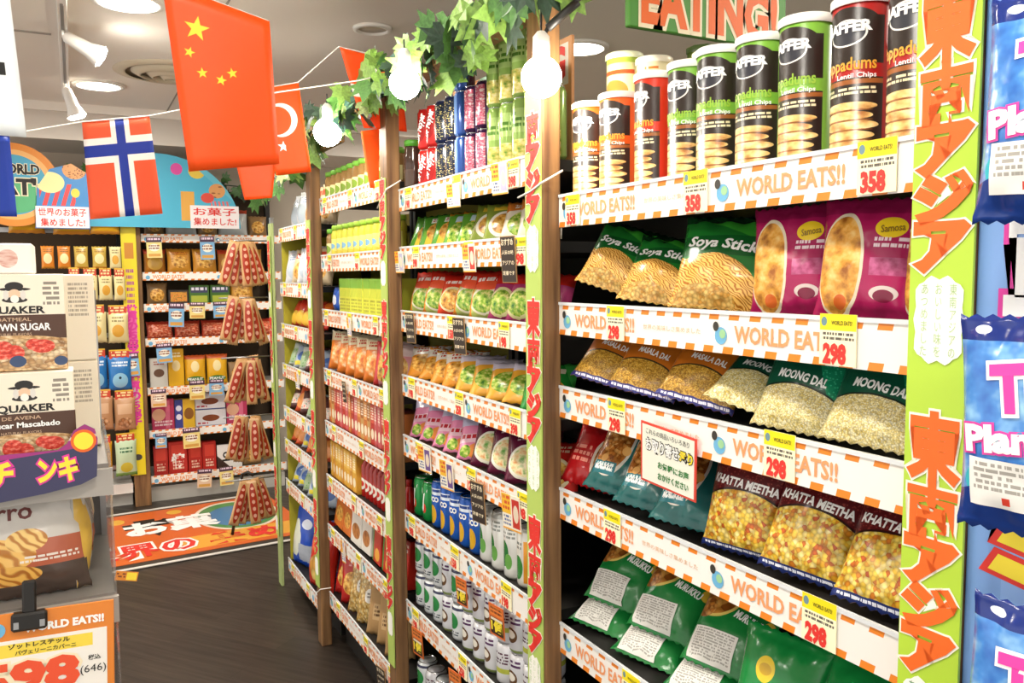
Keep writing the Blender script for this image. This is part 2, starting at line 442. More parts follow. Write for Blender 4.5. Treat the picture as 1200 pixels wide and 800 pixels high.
struct(box('trim_3', .55, .558, -1.5, 5.6, 2.5475, 2.551, SEAM))
struct(box('trim_4', -3.1, 4.1, 5.9, 6.55, 2.38, 2.55, CEIL))

# ------------------------------------------------------------------ lamps
GLOW = plain('lamp_lens', (1, .94, .84, 1), .4, emit=DOWN_L)
RING = plain('lamp_ring', c('#f0ece4'), .4)
def downlight(x, y, label, r=.1, lit=True):
    o = empty('ceiling_downlight', (x, y, 2.55))
    link('ring', lathe('ring', [(r*.98, -.004), (r*1.02, -.014), (r*1.28, -.010), (r*1.3, 0), (r*.98, 0), (r*.98, -.004)], RING, 32, cap=False), o)
    lens = lathe('lens', [(.001, -.0035), (r*.98, -.003), (r*.98, -.001)], GLOW if lit else plain('unlit_lens', c('#b9a98f'), .3), 32, cap=False)
    link('lens', lens, o)
    return tag(o, label, 'ceiling light')
downlight(.16, 5.0, 'lit round downlight beyond the ceiling vent above back shelf')
downlight(.224, 3.46, 'lit round downlight at the top edge above the red star flag')
downlight(1.14, 3.39, 'unlit beige round downlight above the ivy', .062, lit=False)
downlight(2.07, 3.25, 'lit round downlight behind the first glowing bulb')
downlight(2.6, 3.39, 'small round downlight behind the chip tubes', .07, lit=False)
for k, (x, y) in enumerate(((.2, 1.95), (.2, .45), (-1.4, 1.2), (-1.4, 3.4), (2.3, 1.0), (-1.3, 5.2), (.25, -.9), (2.2, 5.2))):
    downlight(x, y, 'lit round downlight out of view, %s along the ceiling' % ORD[k])
# round ventilation grille: concentric rings
v = empty('ceiling_vent', (.475, 4.56, 2.55))
VM = plain('vent_paint', c('#cdbfa6'), .6)
for k, (ra, rb, dz) in enumerate(((.265, .215, .012), (.185, .145, .026), (.12, .088, .034), (.065, .035, .040))):
    link('ring', lathe('ring', [(ra, 0), (ra, -.004), (rb, -dz), (rb-.006, -dz), (ra-.02, 0)], VM, 40, cap=False), v)
link('backing', lathe('backing', [(.001, -.001), (.262, -.001), (.262, -.0003)], plain('vent_shadow', c('#7d705c'), .8), 40, cap=False), v)
tag(v, 'round beige ceiling vent of concentric rings beside red star flag', 'vent')
# track with two spot bulbs
tr = empty('track_light', (.004, 3.0, 2.55))
TW = plain('track_white', c('#e9e5df'), .45)
v_, f_ = rbox_vf(-.018, .018, .25, 2.35, -.03, 0, .003); link('track_bar', mesh('track_bar', v_, f_, TW, smooth=False), tr)
v_, f_ = rbox_vf(-.006, .006, .5, 2.2, -.033, -.0295, .001); link('track_slot', mesh('track_slot', v_, f_, plain('slot', c('#7e7a76'), .5), smooth=False), tr)
SPOT = plain('spot_bulb', (1, .95, .86, 1), .4, emit=60)
for yy, tilt, az in ((.86, 62, 0), (1.9, 18, 0)):
    hd = lathe('lamp_head', [(.008, 0), (.022, -.012), (.026, -.05), (.03, -.10), (.045, -.145), (.047, -.150)], TW, 18, cap=False)
    q = link('lamp_head', hd, tr, (.0, yy, -.05), (0, -math.radians(tilt), az))
    link('bulb', lathe('bulb', [(.044, -.148), (.036, -.16), (.001, -.166)], SPOT, 18, cap=False), q)
    link('yoke', lathe('yoke', [(.006, -.06), (.006, -.025)], TW, 8), tr, (0, yy, 0))
tag(tr, 'white ceiling track carrying two small lit spot bulbs', 'track light')

# ------------------------------------------------------------------ long shelf: bays, rails, posts
XR = .88                    # price rails stand in this plane, things face -x
POSTS = [.584, 1.492, 2.425, 3.335, 4.10]
PW = .066
BAYS = {1: (.62, 1.457), 2: (1.527, 2.39), 3: (2.46, 3.30), 4: (3.37, 4.06)}
RAIL = {1: [1.685, 1.468, 1.297, 1.083, .794, .49, .2], 2: [1.782, 1.61, 1.42, 1.224, 1.038, .80, .515, .23],
        3: [1.829, 1.607, 1.393, 1.156, .943, .722, .514, .228], 4: [1.75, 1.495, 1.30, 1.107, .90, .74, .54, .14]}
RH = .062
SURF = lambda bay, k: RAIL[bay][k]-.010
BLK = plain('shelf_black', c('#1d1b19'), .5)
YPAN = plain('back_panel_yellow', c('#8d8420'), .7); DPAN = plain('back_panel_dark', c('#2a2722'), .8)
LIP = plain('rail_lip', c('#dfe3e6'), .15)
def rail_mat(n):
    O = c('#f08a2c')
    return design('rail_print_%d' % n, c('#f6f2ec'), [('s', 0, 1, .83, 1, n, -.35, .5, O), ('s', 0, 1, 0, .17, n, -.35, .5, O)], .3, 0)
EATM = plain('rail_word', c('#f0a06a'), .4); LINEM = plain('rail_line', c('#e0b48c'), .4)
GL1 = plain('globe_blue', c('#6fb4dc'), .4); GL2 = plain('globe_green', c('#9fcf9a'), .4); GL3 = plain('globe_dark', c('#3c3a34'), .4)
def disc(name, r, mat, n=16, sx=1.0):
    if (name, r, sx) in TM: return TM[name, r, sx]
    v = [(r*sx*math.cos(2*math.pi*k/n), 0, r*math.sin(2*math.pi*k/n)) for k in range(n)]
    TM[name, r, sx] = mesh(name, v, [tuple(range(n))], mat, smooth=False); return TM[name, r, sx]
def dress_rail(r, W, ztop, front, full=True, x0=-9):
    """printed words and globe marks along a rail, repeated every 45 cm"""
    k = -W/2+.02
    while k < W/2-.06:
        zc = ztop-RH/2
        if k > x0:
            link('globe_mark', disc('globe_mark', .0135, GL1), r, (k+.012, front-.0009, zc-.004))
            if full:
                link('globe_land', disc('globe_land', .007, GL2), r, (k+.016, front-.0013, zc-.001))
                link('globe_hat', disc('globe_hat', .0075, GL3, sx=.85), r, (k+.001, front-.0013, zc+.010))
        if k+.26 < W/2: link('lettering', text_mesh('WORLD EATS!!', EATM, .024, .195, .03), r, (k+.14, front-.0010, zc))
        elif k+.10 < W/2: link('lettering', text_mesh('WORLD', EATM, .024, .09, .03), r, (k+.085, front-.0010, zc))
        if full and k+.43 < W/2: link('lettering', text_mesh('世界の美味しさ集めました', LINEM, .009, .15, 0), r, (k+.34, front-.0010, zc))
        k += .45
for bay, (ya, yb) in BAYS.items():
    W = yb-ya; n = round(W/.043)
    un = empty('shelf_unit', (XR, (ya+yb)/2, 0), (0, 0, RZ))
    tag(un, {1: 'nearest shelf unit with bags of Indian snacks on striped rails', 2: 'second shelf unit stacked with instant noodles and drink cans',
             3: 'third shelf unit with green-lidded jars and slim boxes', 4: 'farthest shelf unit of the long row, beside hanging red packs'}[bay], 'shelf unit', 'bays of the long shelf')
    back = YPAN if bay > 2 else DPAN
    box('back_panel', -W/2-.03, W/2+.03, .45, .47, .05, 1.69 if bay == 1 else 1.80, back, un)
    for s_ in (-1, 1): box('upright', s_*(W/2+.012)-.012, s_*(W/2+.012)+.012, .40, .45, 0, 1.80 if bay > 1 else 1.69, BLK, un)
    box('plinth', -W/2, W/2, .06, .44, 0, RAIL[bay][-1]-.08, BLK, un)
    if bay == 4: box('side_panel', -W/2-.012, -W/2-.002, .01, .45, .05, 1.72, plain('side_yellow', c('#b8ac2c'), .6), un)
    for k, zt in enumerate(RAIL[bay]):
        box('shelf_board', -W/2, W/2, .004, .448, zt-.035, zt-.011, BLK, un)
        r = box('price_rail', -W/2, W/2, -.004, .0, zt-RH, zt, rail_mat(n), un)
        link('rail_lip', mesh('rail_lip', *box_vf(-W/2, W/2, -.006, -.001, zt-.002, zt+.004), LIP, smooth=False), r)
        dress_rail(r, W, zt, -.004, bay < 4)
# wooden posts standing in front of the rails, and the beam over them
for k, y in enumerate(POSTS):
    top = 2.06 if k < 4 else 1.9
    if k == 4:
        o = box('end_panel', -PW/2, PW/2, 0, .012, 0, 1.78, plain('panel_palegreen', c('#a8b878'), .5)); o.location = (.842, y, 0); o.rotation_euler = (0, 0, RZ)
        tag(o, 'slim pale panel at far end of the long shelf', 'panel'); continue
    o = box('wooden_post', -PW/2, PW/2, 0, .042, 0, top, WOODM, bevel=.003)
    o.location = (.84, y, 0); o.rotation_euler = (0, 0, RZ)
    tag(o, ['brown wooden post nearest, behind the wide lime banner', 'brown wooden post under the brightest bulb beside chip tubes',
            'brown wooden post between the noodle bay and jar bay', 'brown wooden post between jar bay and farthest bay',
            'brown wooden post at far end of the long shelf'][k], 'post', 'posts of the long shelf')
bm = box('wooden_beam', -1.9, 1.9, -.03, .03, 0, .055, WOODM, bevel=.003)
bm.location = (.862, 2.35, 2.06); bm.rotation_euler = (0, 0, RZ)
tag(bm, 'long wooden beam laid across the post tops under ivy', 'beam')
cross = box('wooden_batten', -.2, .2, -.012, .012, 0, .05, WOODM, bevel=.003)
cross.location = (.86, 3.12, 2.0); cross.rotation_euler = (0, .0, RZ); tag(cross, 'short pale wooden batten below beam beside the ivy', 'batten')
# vertical banners on the posts
LIME = plain('banner_lime', c('#b6d840'), .35); LIME2 = plain('banner_pale_lime', c('#b4cc66'), .4); BORD = plain('banner_white', c('#fff7e6'), .4)
def cloud(name, wd, h, mat):
    n = 40; v = []
    for k in range(n):
        a = 2*math.pi*k/n; b_ = 1+.05*math.cos(a*10)
        s, q = math.cos(a), math.sin(a)
        r = 1/((abs(s)**4+abs(q)**4)**.25)
        v.append((wd/2*s*r*b_*.95, 0, h/2*q*r*b_*.95))
    return mesh(name, v, [tuple(range(n))], mat, smooth=False)
SMALLP = design('banner_small_print', c('#fdfbf2'), [], .5, 0)
def banner(y, wd, label, z0, z1, first, big, mode):
    o = box('vertical_banner', -wd/2, wd/2, -.0035, 0, z0, z1, LIME if mode == 1 else LIME2)
    o.location = (.838, y, 0); o.rotation_euler = (0, 0, RZ)
    z = first
    while z > z0:
        for ch, hh in zip('東南アジア', (.077, .064, .050, .050, .050)):
            hh *= big; ww = .056*wd/.074
            if z-hh < z0+.01: break
            if z <= z1+.002:
                link('lettering_outline', text_mesh(ch, BORD, hh*.94, ww, .11 if ch in 'アジ' else .085), o, (0 if mode == 1 else .003, -.0045, z-hh/2))
                link('lettering', text_mesh(ch, ORANGE if mode == 1 else RED, hh*.94, ww, .075 if ch in 'アジ' else (.04 if ch == '南' else .05)), o, (0 if mode == 1 else .003, -.0052, z-hh/2))
            z -= hh+.002
        if z-.11*big > z0:
            cl = link('cloud_panel', cloud('cloud_panel', wd*.82, .098*big, SMALLP), o, (0, -.0045, z-.053*big))
            if mode < 3:
                for j, t_ in enumerate(('東南アジアの', 'おいしい味を', 'あつめました')):
                    link('lettering', text_mesh('\n'.join(t_), GRN if z < 1.2 and mode == 1 else plain('pale_green_ink', c('#b4cf9a'), .5), .080*big, .0085, .0), cl, (.017-.017*j, -.0006, 0))
        z -= .155*big
    return tag(o, label, 'banner', 'banners on the posts')
banner(.584, .074, 'wide lime banner with orange characters on the nearest post', .55, 2.04, 1.830, 1.0, 1)
banner(1.492, .063, 'lime banner with red characters beside the chip tubes', .4, 1.90, 1.935, 1.0, 2)
banner(2.425, .055, 'lime banner with red characters on post beside noodle bay', .3, 1.82, 1.82, .8, 3)
banner(3.335, .06, 'narrow lime banner with red characters on post by far bay', .25, 1.75, 1.72, .8, 3)
banner(4.10, .06, 'lime banner with red characters at far end of long shelf', .25, 1.72, 1.70, .8, 3)

# ------------------------------------------------------------------ nearest bay: chip tubes
CRISP = ('blot', 9, [c('#a9692c'), c('#e9bd74'), c('#f8e2b0')])
def pappad(key, base, lower, desc, word, wcol, H=.205, R=.0365):
    L = [('r', .28, .72, .04, .90, lower), ('r', .28, .72, .515, .60, base), ('r', .28, .72, .475, .505, c('#9a5a2a')),
         ('e', .5, .80, .22, .16, lower), ('e', .5, .80, .12, .085, c('#e9e4dc')), ('e', .5, .80, .108, .075, c('#33343c')),
         ('t', .32, .68, .40, .455, 2, c('#e6d9b0')),
         ('e', .5, .335, .185, .028, CRISP), ('e', .485, .275, .175, .03, CRISP), ('e', .51, .215, .185, .032, CRISP), ('e', .49, .15, .18, .032, CRISP), ('e', .5, .09, .18, .034, CRISP),
         ('e', .5, .31, .16, .006, c('#8c5420')), ('e', .5, .247, .16, .006, c('#8c5420')), ('e', .5, .185, .16, .006, c('#8c5420')), ('e', .5, .12, .16, .006, c('#8c5420'))]
    p = chip_tube('chip_tube', desc, R, H, design('tube_'+key, base, L, .3, 0))
    letter(p, 'JAFFER', WHITE, 0, H*.79, .016, .062, .05)
    letter(p, word, wcol, 0, H*.565, .020, .078, .02)
    letter(p, 'Lentil Chips', WHITE, .014, H*.50, .008, .05, .02)
    return p
DKB = c('#2a201b')
tR = pappad('red', c('#a81f1c'), DKB, 'red chip tube', 'Pappadums', GOLD)
tO = pappad('orange', c('#e2601c'), DKB, 'orange chip tube', 'Pappadums', GOLD)
tS = pappad('scarlet', c('#d8331c'), c('#332420'), 'scarlet chip tube', 'Pappadums', GOLD)
tG = pappad('green', c('#7db43c'), DKB, 'green chip tube', 'Pappadums', plain('ink_lime', c('#9cc43c'), .5))
z0 = SURF(1, 0)
seq = [(tO, 1.413, .925, 1.0), (tO, 1.318, .925, 1.0), (tS, 1.213, .93, 1.08), (tG, 1.125, .935, 1.08), (tG, 1.045, .93, 1.10), (tG, .955, .93, 1.08), (tG, .868, .93, 1.10), (tR, .775, .93, 1.10), (tR, .688, .93, 1.10)]
for k, (p, y, x, s) in enumerate(seq):
    o = p.put((x, y, z0), (0, 0, RZ - math.atan2(x, y)*0 + math.radians((14, 10, -14, 4, 12, 8, 2, 9, 8)[k])), '%s of pappadum crisps, %s from left on top shelf of nearest bay' % (p.desc, ORD[k]), 'chip tubes on the nearest top shelf')
    o.scale = (1, 1, s*.93)
yg = chip_tube('snack_tube', 'pale green snack tube', .036, .148, design('tube_pale', c('#b9cf4e'), [('r', .25, .75, .1, .9, c('#eee6a8')), ('e', .5, .5, .14, .16, c('#d9803a')), ('r', .3, .7, .74, .8, c('#d4562b'))], .35, 0), '#e9efc8')
og = chip_tube('snack_tube', 'olive snack tube', .032, .15, design('tube_olive', c('#5d7a1e'), [('r', .3, .7, .08, .92, c('#86a53a')), ('t', .34, .66, .3, .8, 5, c('#3d5312'))], .35, 0), '#39511c', seg=8)
bk = chip_tube('snack_tube', 'cream and green snack tube', .034, .135, design('tube_cream', c('#e7ddb0'), [('r', .0, .28, .0, 1, c('#5f8c25')), ('e', .5, .45, .16, .2, c('#c99a4a')), ('t', .34, .66, .7, .9, 3, c('#c8732d'))], .35, 0), '#e8e4cf')
for k, (p, y, x, z) in enumerate(((yg, 1.42, 1.01, 0), (yg, 1.42, 1.01, .149), (bk, 1.335, 1.02, 0), (bk, 1.335, 1.02, .136), (og, 1.40, 1.10, 0), (og, 1.32, 1.13, .151), (bk, 1.25, 1.09, 0), (bk, 1.25, 1.09, .136), (og, 1.32, 1.13, 0), (yg, 1.16, 1.04, 0))):
    p.put((x, y, z0+z), (0, 0, RZ+.3), '%s, %s in the stacks behind the orange chip tubes' % (p.desc, ORD[k]), 'stacked tubes behind the chip tubes')

# ------------------------------------------------------------------ nearest bay: bags
STK = ('noo', 14, c('#a8641a'), c('#f2bf62'))
def soya(seed):
    p = bag('snack_bag', 'green bag of fried snack sticks', .165, .15, .06, design('soya', c('#1f7a2c'), [('h', .45, 1, 1.02, c('#3fae35')), ('r', 0, 1, .5, .72, c('#155c27')), ('h', -.5, -1, -.52, STK), ('e', .34, .10, .5, .42, STK), ('e', .32, .08, .30, .14, ('gran', 30, [c('#d99a3f'), c('#f4d07a')])), ('r', 0, 1, .90, 1, c('#0f3d1c')), ('e', .82, .66, .075, .15, STK), ('e', .82, .66, .045, .11, c('#2d8f31'))], .25, .3, 18), seed, 20, 20)
    letter(p, 'Soya Sticks', WHITE, -.005, .091, .021, .115, .03, math.radians(-6), slant=.15)
    return p
SS = [soya(k) for k in (1, 2, 3)]
def place1(p, y, x, row, lean, yawd, lab, roll=0, dz=0, group=None, sc_=1):
    o = p.put((x, y, SURF(1, row)+dz), (-math.radians(lean), math.radians(roll), RZ+math.radians(yawd)), lab, group)
    o.scale = (sc_,)*3; return o
G = 'bags of fried snack sticks'
place1(SS[0], 1.345, .925, 1, 30, 30, 'green bag of snack sticks tipped over beside the wooden post', 16, .012, G)
place1(SS[1], 1.20, .925, 1, 36, 28, 'green bag of snack sticks in the middle of three', 7, .004, G)
place1(SS[2], 1.03, .925, 1, 24, 28, 'tallest green bag of snack sticks, beside the magenta bags', 3, .004, G, 1.14)
for k, (y, x) in enumerate(((1.17, 1.07), (.99, 1.05))):
    place1(SS[k], y, x, 1, 26, 6, 'green bag of snack sticks, %s of the two behind the others' % ('left', 'right')[k], 0, .004, G)
place1(soya(5), 1.30, 1.08, 1, 40, 4, 'dark green snack stick bag lying far back beside the wooden post', 10, .01, G)
SAM = ('blot', 7, [c('#9a5a20'), c('#e6a545'), c('#f6d488')])
def magenta(seed):
    p = bag('snack_bag', 'magenta bag of samosa snacks', .135, .168, .05, design('magenta', c('#a81a56'), [('r', 0, 1, .86, 1, c('#8c1548')), ('e', .27, .44, .25, .43, c('#e9dcc0')), ('e', .26, .44, .23, .40, SAM), ('e', .3, .14, .07, .06, c('#d96a2c')), ('e', .74, .74, .15, .085, c('#f0cf28')), ('t', .6, .92, .56, .66, 2, c('#f0d9e2')), ('e', .74, .22, .14, .06, c('#d9c9c4')), ('e', .74, .20, .10, .05, c('#7c1238')), ('r', .58, .95, .36, .5, ('blot', 9, [c('#8c1a4c'), c('#d06a9a')]))], .25, .35, 20), seed, 20, 22)
    letter(p, 'Samosa', plain('ink_mustard', c('#8a6a10'), .5), .033, .124, .010, .028, .02, .15)
    return p
MG = [magenta(1), magenta(4)]
G2 = 'magenta bags on the second shelf'
place1(MG[0], .892, .935, 1, 8, 16, 'magenta bag of samosa snacks right beside the green bags', -2, .002, G2)
place1(MG[1], .765, .932, 1, 9, 18, 'magenta bag of samosa snacks beside the wide lime banner', 2, .002, G2)
place1(MG[0], .83, 1.02, 1, 6, 20, 'magenta bag of samosa snacks in shade behind two others', 0, .002, G2)
place1(MG[1], .66, .965, 1, 8, 14, 'magenta bag of samosa snacks half hidden by the lime banner', 0, .002, G2)
# promo card on the back of that shelf
pc = box('promo_card', -.22, .22, -.002, 0, 0, .15, design('promo_card', c('#d8c724'), [('r', .28, .62, .12, .88, c('#6fb3d8')), ('e', .45, .55, .08, .3, c('#3f7fae')), ('r', .72, .95, .2, .8, c('#d8c724')), ('t', .05, .25, .3, .7, 3, c('#4b4a20'))], .5, 0))
pc.location = (1.31, 1.20, SURF(1, 1)+.012); pc.rotation_euler = (0, 0, RZ); tag(pc, 'yellow and blue promotional card at back of snack stick shelf', 'card')
# orange lentil bags
DALO = ('gran', 55, [c('#9c6a1c'), c('#d6a236'), c('#e9c25c')])
def masala(seed):
    p = bag('snack_bag', 'orange bag of masala lentils', .15, .148, .042, design('masala', c('#c06a1c'), [('e', .42, .10, .62, .36, c('#2c2a1e')), ('e', .42, .08, .62, .36, DALO), ('r', 0, 1, .9, 1, c('#a8581a')), ('r', 0, 1, 0, .085, c('#30307a')), ('t', .05, .95, .02, .07, 1, c('#e6e2f0')), ('t', .3, .75, .84, .88, 1, c('#e9c58c'))], .3, .25, 22), seed, 18, 20)
    letter(p, 'MASALA DAL', WHITE, .0, .083, .012, .07, .03, -.1); return p
MS = [masala(k) for k in (2, 5, 8)]
G3 = 'orange lentil bags on the third shelf'
place1(MS[0], 1.365, .915, 2, 42, 22, 'orange lentil bag nearest the wooden post, leaning back', 10, .01, G3)
place1(MS[1], 1.235, .912, 2, 40, 20, 'orange lentil bag in the middle of three leaning bags', 8, .008, G3)
place1(MS[2], 1.085, .912, 2, 40, 20, 'orange lentil bag beside the green dal bags', 9, .008, G3)
DALY = ('gran', 60, [c('#dcc25c'), c('#f6e8a4'), c('#fffad6')])
def moong(seed):
    p = bag('snack_bag', 'dark green bag of dal', .14, .148, .048, design('moong', c('#0f4f38'), [('h', 1, .55, 1.02, ('spot', 30, c('#12845c'), c('#3fb98a'))), ('e', .42, .08, .70, .39, c('#16241a')), ('e', .42, .06, .70, .39, DALY), ('t', .3, .8, .86, .93, 2, c('#9cc0ae')), ('e', .88, .92, .09, .03, c('#c9d8cc'))], .28, .25, 22), seed, 18, 20)
    letter(p, 'MOONG DAL', WHITE, -.002, .080, .013, .078, .04, -.12); return p
MN = [moong(k) for k in (3, 6)]
G4 = 'green dal bags on the third shelf'
place1(MN[0], .965, .912, 2, 58, 22, 'dark green dal bag lying low beside the orange bags', 14, .012, G4)
place1(MN[0], .865, .915, 2, 30, 16, 'dark green dal bag standing second from the lime banner', 4, .004, G4)
place1(MN[1], .735, .915, 2, 34, 16, 'dark green dal bag standing next to the lime banner', 5, .004, G4)
place1(MN[1], .81, 1.03, 2, 36, 10, 'dark green dal bag in shade behind the standing two', 0, .004, G4)
for k, (y, x, z) in enumerate(((1.40, .98, .0), (1.40, .98, .045), (1.36, 1.10, .0))):
    g_ = bag('snack_bag', 'plain green flat pack', .11, .13, .04, design('plain_green', c('#1d6b33'), [('r', .1, .9, .3, .7, c('#2f9148')), ('t', .2, .8, .4, .6, 2, c('#cfe6c8'))], .3, .3), 11+k, 10, 12)
    g_.put((x, y, SURF(1, 2)+.025+z), (-math.radians(82), 0, RZ+.2), 'flat green pack lying by the wooden post, %s of three' % ('lowest in front', 'topmost', 'farthest back')[k], 'flat green packs')
# teal murukku bags and khatta meetha
MUR = ('gran', 17, [c('#8a4a18'), c('#c47a30'), c('#dba45a')])
def teal(seed):
    p = bag('snack_bag', 'teal bag of spiral snacks', .14, .16, .05, design('teal', c('#1b5e5c'), [('e', .28, .62, .30, .44, c('#d8d2c4')), ('e', .27, .63, .27, .40, MUR), ('r', .06, .44, .2, .36, c('#1f6f78')), ('t', .1, .4, .22, .34, 2, c('#d6e6e6')), ('e', .5, .55, .07, .06, c('#dba45a')), ('e', .2, .4, .06, .05, c('#dba45a'))], .25, .35, 18), seed, 18, 20)
    return letter(p, 'MURUKKU', WHITE, -.035, .045, .009, .04, .03)
TL = [teal(k) for k in (2, 4, 7)]
G5 = 'teal bags on the fourth shelf'
place1(TL[0], 1.325, .918, 3, 36, 28, 'teal bag of spiral snacks nearest the red bag', 10, .008, G5)
place1(TL[1], 1.215, .915, 3, 38, 28, 'teal bag of spiral snacks in the middle, under handwritten card', 8, .008, G5)
place1(TL[2], 1.10, .912, 3, 42, 26, 'teal bag of spiral snacks beside yellow rice mix bags', 6, .010, G5)
rb = bag('snack_bag', 'shiny red bag', .12, .14, .05, design('red_bag', c('#a8161a'), [('e', .72, .45, .2, .38, c('#d8c8b8')), ('e', .74, .45, .17, .34, MUR), ('t', .1, .5, .3, .6, 3, c('#e08a7a'))], .2, .5, 14), 5, 18, 18)
place1(rb, 1.425, .915, 3, 34, 28, 'shiny red snack bag beside the post on fourth shelf', 8, .006)
KHA = ('gran', 22, [c('#c8541c'), c('#f0c12f'), c('#f7d95a'), c('#fae79a')])
def khatta(seed):
    p = bag('snack_bag', 'maroon bag of yellow rice mix', .14, .178, .06, design('khatta', ('spot', 34, c('#5a1418'), c('#8c3a34')), [('r', 0, 1, .0, .30, KHA), ('e', .5, .28, .66, .31, c('#2a0c0c')), ('e', .5, .26, .66, .31, KHA), ('r', 0, 1, 0, .075, c('#20306f')), ('t', .04, .96, .02, .06, 1, c('#e9ecf6')), ('e', .50, .84, .16, .07, c('#d9b820')), ('e', .5, .85, .1, .03, c('#a8861a'))], .28, .25, 20), seed, 20, 22)
    return letter(p, 'KHATTA MEETHA', WHITE, 0, .112, .013, .112, .04, -.06)
KH = [khatta(k) for k in (1, 5, 9)]
G6 = 'maroon rice mix bags on the fourth shelf'
place1(KH[0], .975, .92, 3, 16, 18, 'maroon rice mix bag standing beside the teal bags', 2, .004, G6)
place1(KH[1], .845, .915, 3, 26, 16, 'maroon rice mix bag slumped in the middle of three', 5, .004, G6)
place1(KH[2], .705, .912, 3, 32, 16, 'maroon rice mix bag lowest beside the lime banner', 5, .004, G6)
place1(KH[0], .90, 1.02, 3, 12, 10, 'maroon rice mix bag in shade behind the slumped one', 0, .004, G6)
# stacked green packs with white label stickers
def greenpack(seed):
    GP = design('greenpack', c('#157a35'), [('e', .18, .80, .34, .30, c('#e6c76a')), ('e', .17, .81, .31, .28, ('gran', 9, [c('#8a4a16'), c('#c9802e'), c('#dca04c')])), ('e', .10, .60, .14, .12, MUR), ('e', .72, .80, .13, .10, c('#e9c33a')), ('e', .72, .80, .1, .06, c('#c9982a')), ('e', .94, .60, .06, .07, c('#e0b83a'))], .28, .3, 18)
    p = bag('snack_pack', 'green pack of fried spirals', .145, .17, .055, GP, seed, 18, 20, cat='snack pack', heavy=1, pinch=.03)
    letter(p, 'MURUKKU', WHITE, .028, .100, .015, .055, .04, -.18)
    st = design('white_sticker', c('#e8e5de'), [('t', .06, .94, .08, .95, 11, c('#a9a59c'))], .5, 0)
    n = 10; v = []; f = []; uv = []
    for j in range(n+1):
        for i in range(n+1):
            x = -.062+.085*i/n; z = .008+.056*j/n; v.append(p.surf(x, z, .001)); uv.append((i/n, j/n))
    for j in range(n):
        for i in range(n): q = j*(n+1)+i; f.append((q, q+1, q+n+2, q+n+1))
    p.part('label_sticker', mesh('label_sticker', v, f, st, uv)); return p
GPK = [greenpack(k) for k in (1, 3, 6)]
G7 = 'green packs with white stickers'
for ci, (y, x, nm) in enumerate(((1.395, .925, 'beside the wooden post'), (1.235, .922, 'in the middle column'), (1.07, .92, 'in the column nearest the lime banner'))):
    for k in range(2):
        place1(GPK[(ci+k) % 3], y-.004*k, x+.036*k, 4, (72, 46)[k], 20, 'green pack of fried spirals with sticker, %s, %s' % (('lower', 'upper')[k], nm), 4, .001+.046*k, G7)
gb = bag('snack_bag', 'bright green bag', .15, .18, .06, design('bright_green', c('#15803a'), [('e', .36, .66, .12, .11, c('#e6c62e')), ('e', .36, .66, .08, .05, c('#c9a020')), ('h', 1, -.3, .75, c('#27a34c')), ('t', .5, .9, .3, .5, 3, c('#cdebd0'))], .22, .4, 14), 4, 18, 20)
gb2 = bag('snack_bag', 'bright green bag', .15, .18, .06, MATS['bright_green'], 8, 18, 20)
place1(gb, .905, .92, 4, 16, 16, 'bright green bag with yellow emblem beside the green packs', 3, .004)
place1(gb2, .765, .912, 4, 28, 16, 'bright green bag lying lower beside the lime banner', 10, .0)
for k in range(5):
    bx = carton('snack_box', 'teal box', .11, .16, .06, design('teal_box', c('#1c8a94'), [('r', 0, 1, .7, 1, c('#c93a5a')), ('t', .15, .85, .3, .6, 3, c('#e6f0ee'))], .4, 0))
    bx.put((.945, 1.39-.135*k, SURF(1, 5)), (0, 0, RZ), 'teal and red box, %s from left on sixth shelf of nearest bay' % ORD[k], 'teal boxes low on the nearest bay')

# ------------------------------------------------------------------ price cards
PCM = design('price_card', c('#fdf6d0'), [('r', 0, 1, .68, 1, c('#f6e21c')), ('e', .12, .85, .08, .09, c('#6d8f9c')), ('t', .08, .94, .46, .64, 2, c('#5d564c'))], .4, 0)
def price_card(loc, num, label, s=1.0, front=-.0058, rz=RZ, tilt=0, x=None):
    o = link('price_card', PRICE_ME, None, loc, (tilt, 0, rz)); o.scale = (s, 1, s)
    link('price_number', text_mesh(num, RED, .022, .032, .06), o, (-.004, -.0022, .014))
    link('lettering', text_mesh('WORLD EATS!', BLACK, .005, .030, .01), o, (.006, -.0022, .0515))
    return tag(o, label, 'price card', 'price cards on the rails')
v_, f_ = box_vf(-.027, .027, -.0015, 0, 0, .062)
PRICE_ME = mesh('price_card', v_, f_, PCM, front_uv(v_, f_, -.027, .027, 0, .062), smooth=False)
XC = XR-.0062
for (y, k, num, s, txt) in ((1.40, 0, '358', .95, 'at left end of top rail'), (1.035, 0, '358', 1.05, 'in the middle of top rail'), (.70, 0, '358', 1.05, 'next to lime banner on top rail'),
                            (1.253, 1, '298', 1.0, 'under the green bags on second rail'), (.752, 1, '298', 1.08, 'under the magenta bags on second rail'),
                            (1.249, 2, '298', 1.0, 'under the orange bags on third rail'), (.849, 2, '298', 1.08, 'under the standing dal bags'),
                            (1.262, 3, '298', 1.0, 'under the teal bags on fourth rail'), (.772, 3, '298', 1.08, 'under the maroon rice mix bags'), (1.20, 4, '298', 1.0, 'under the stacked green packs')):
    price_card((XC, y, RAIL[1][k]-.060), num, 'yellow-headed %s price card %s' % (num, txt), s)
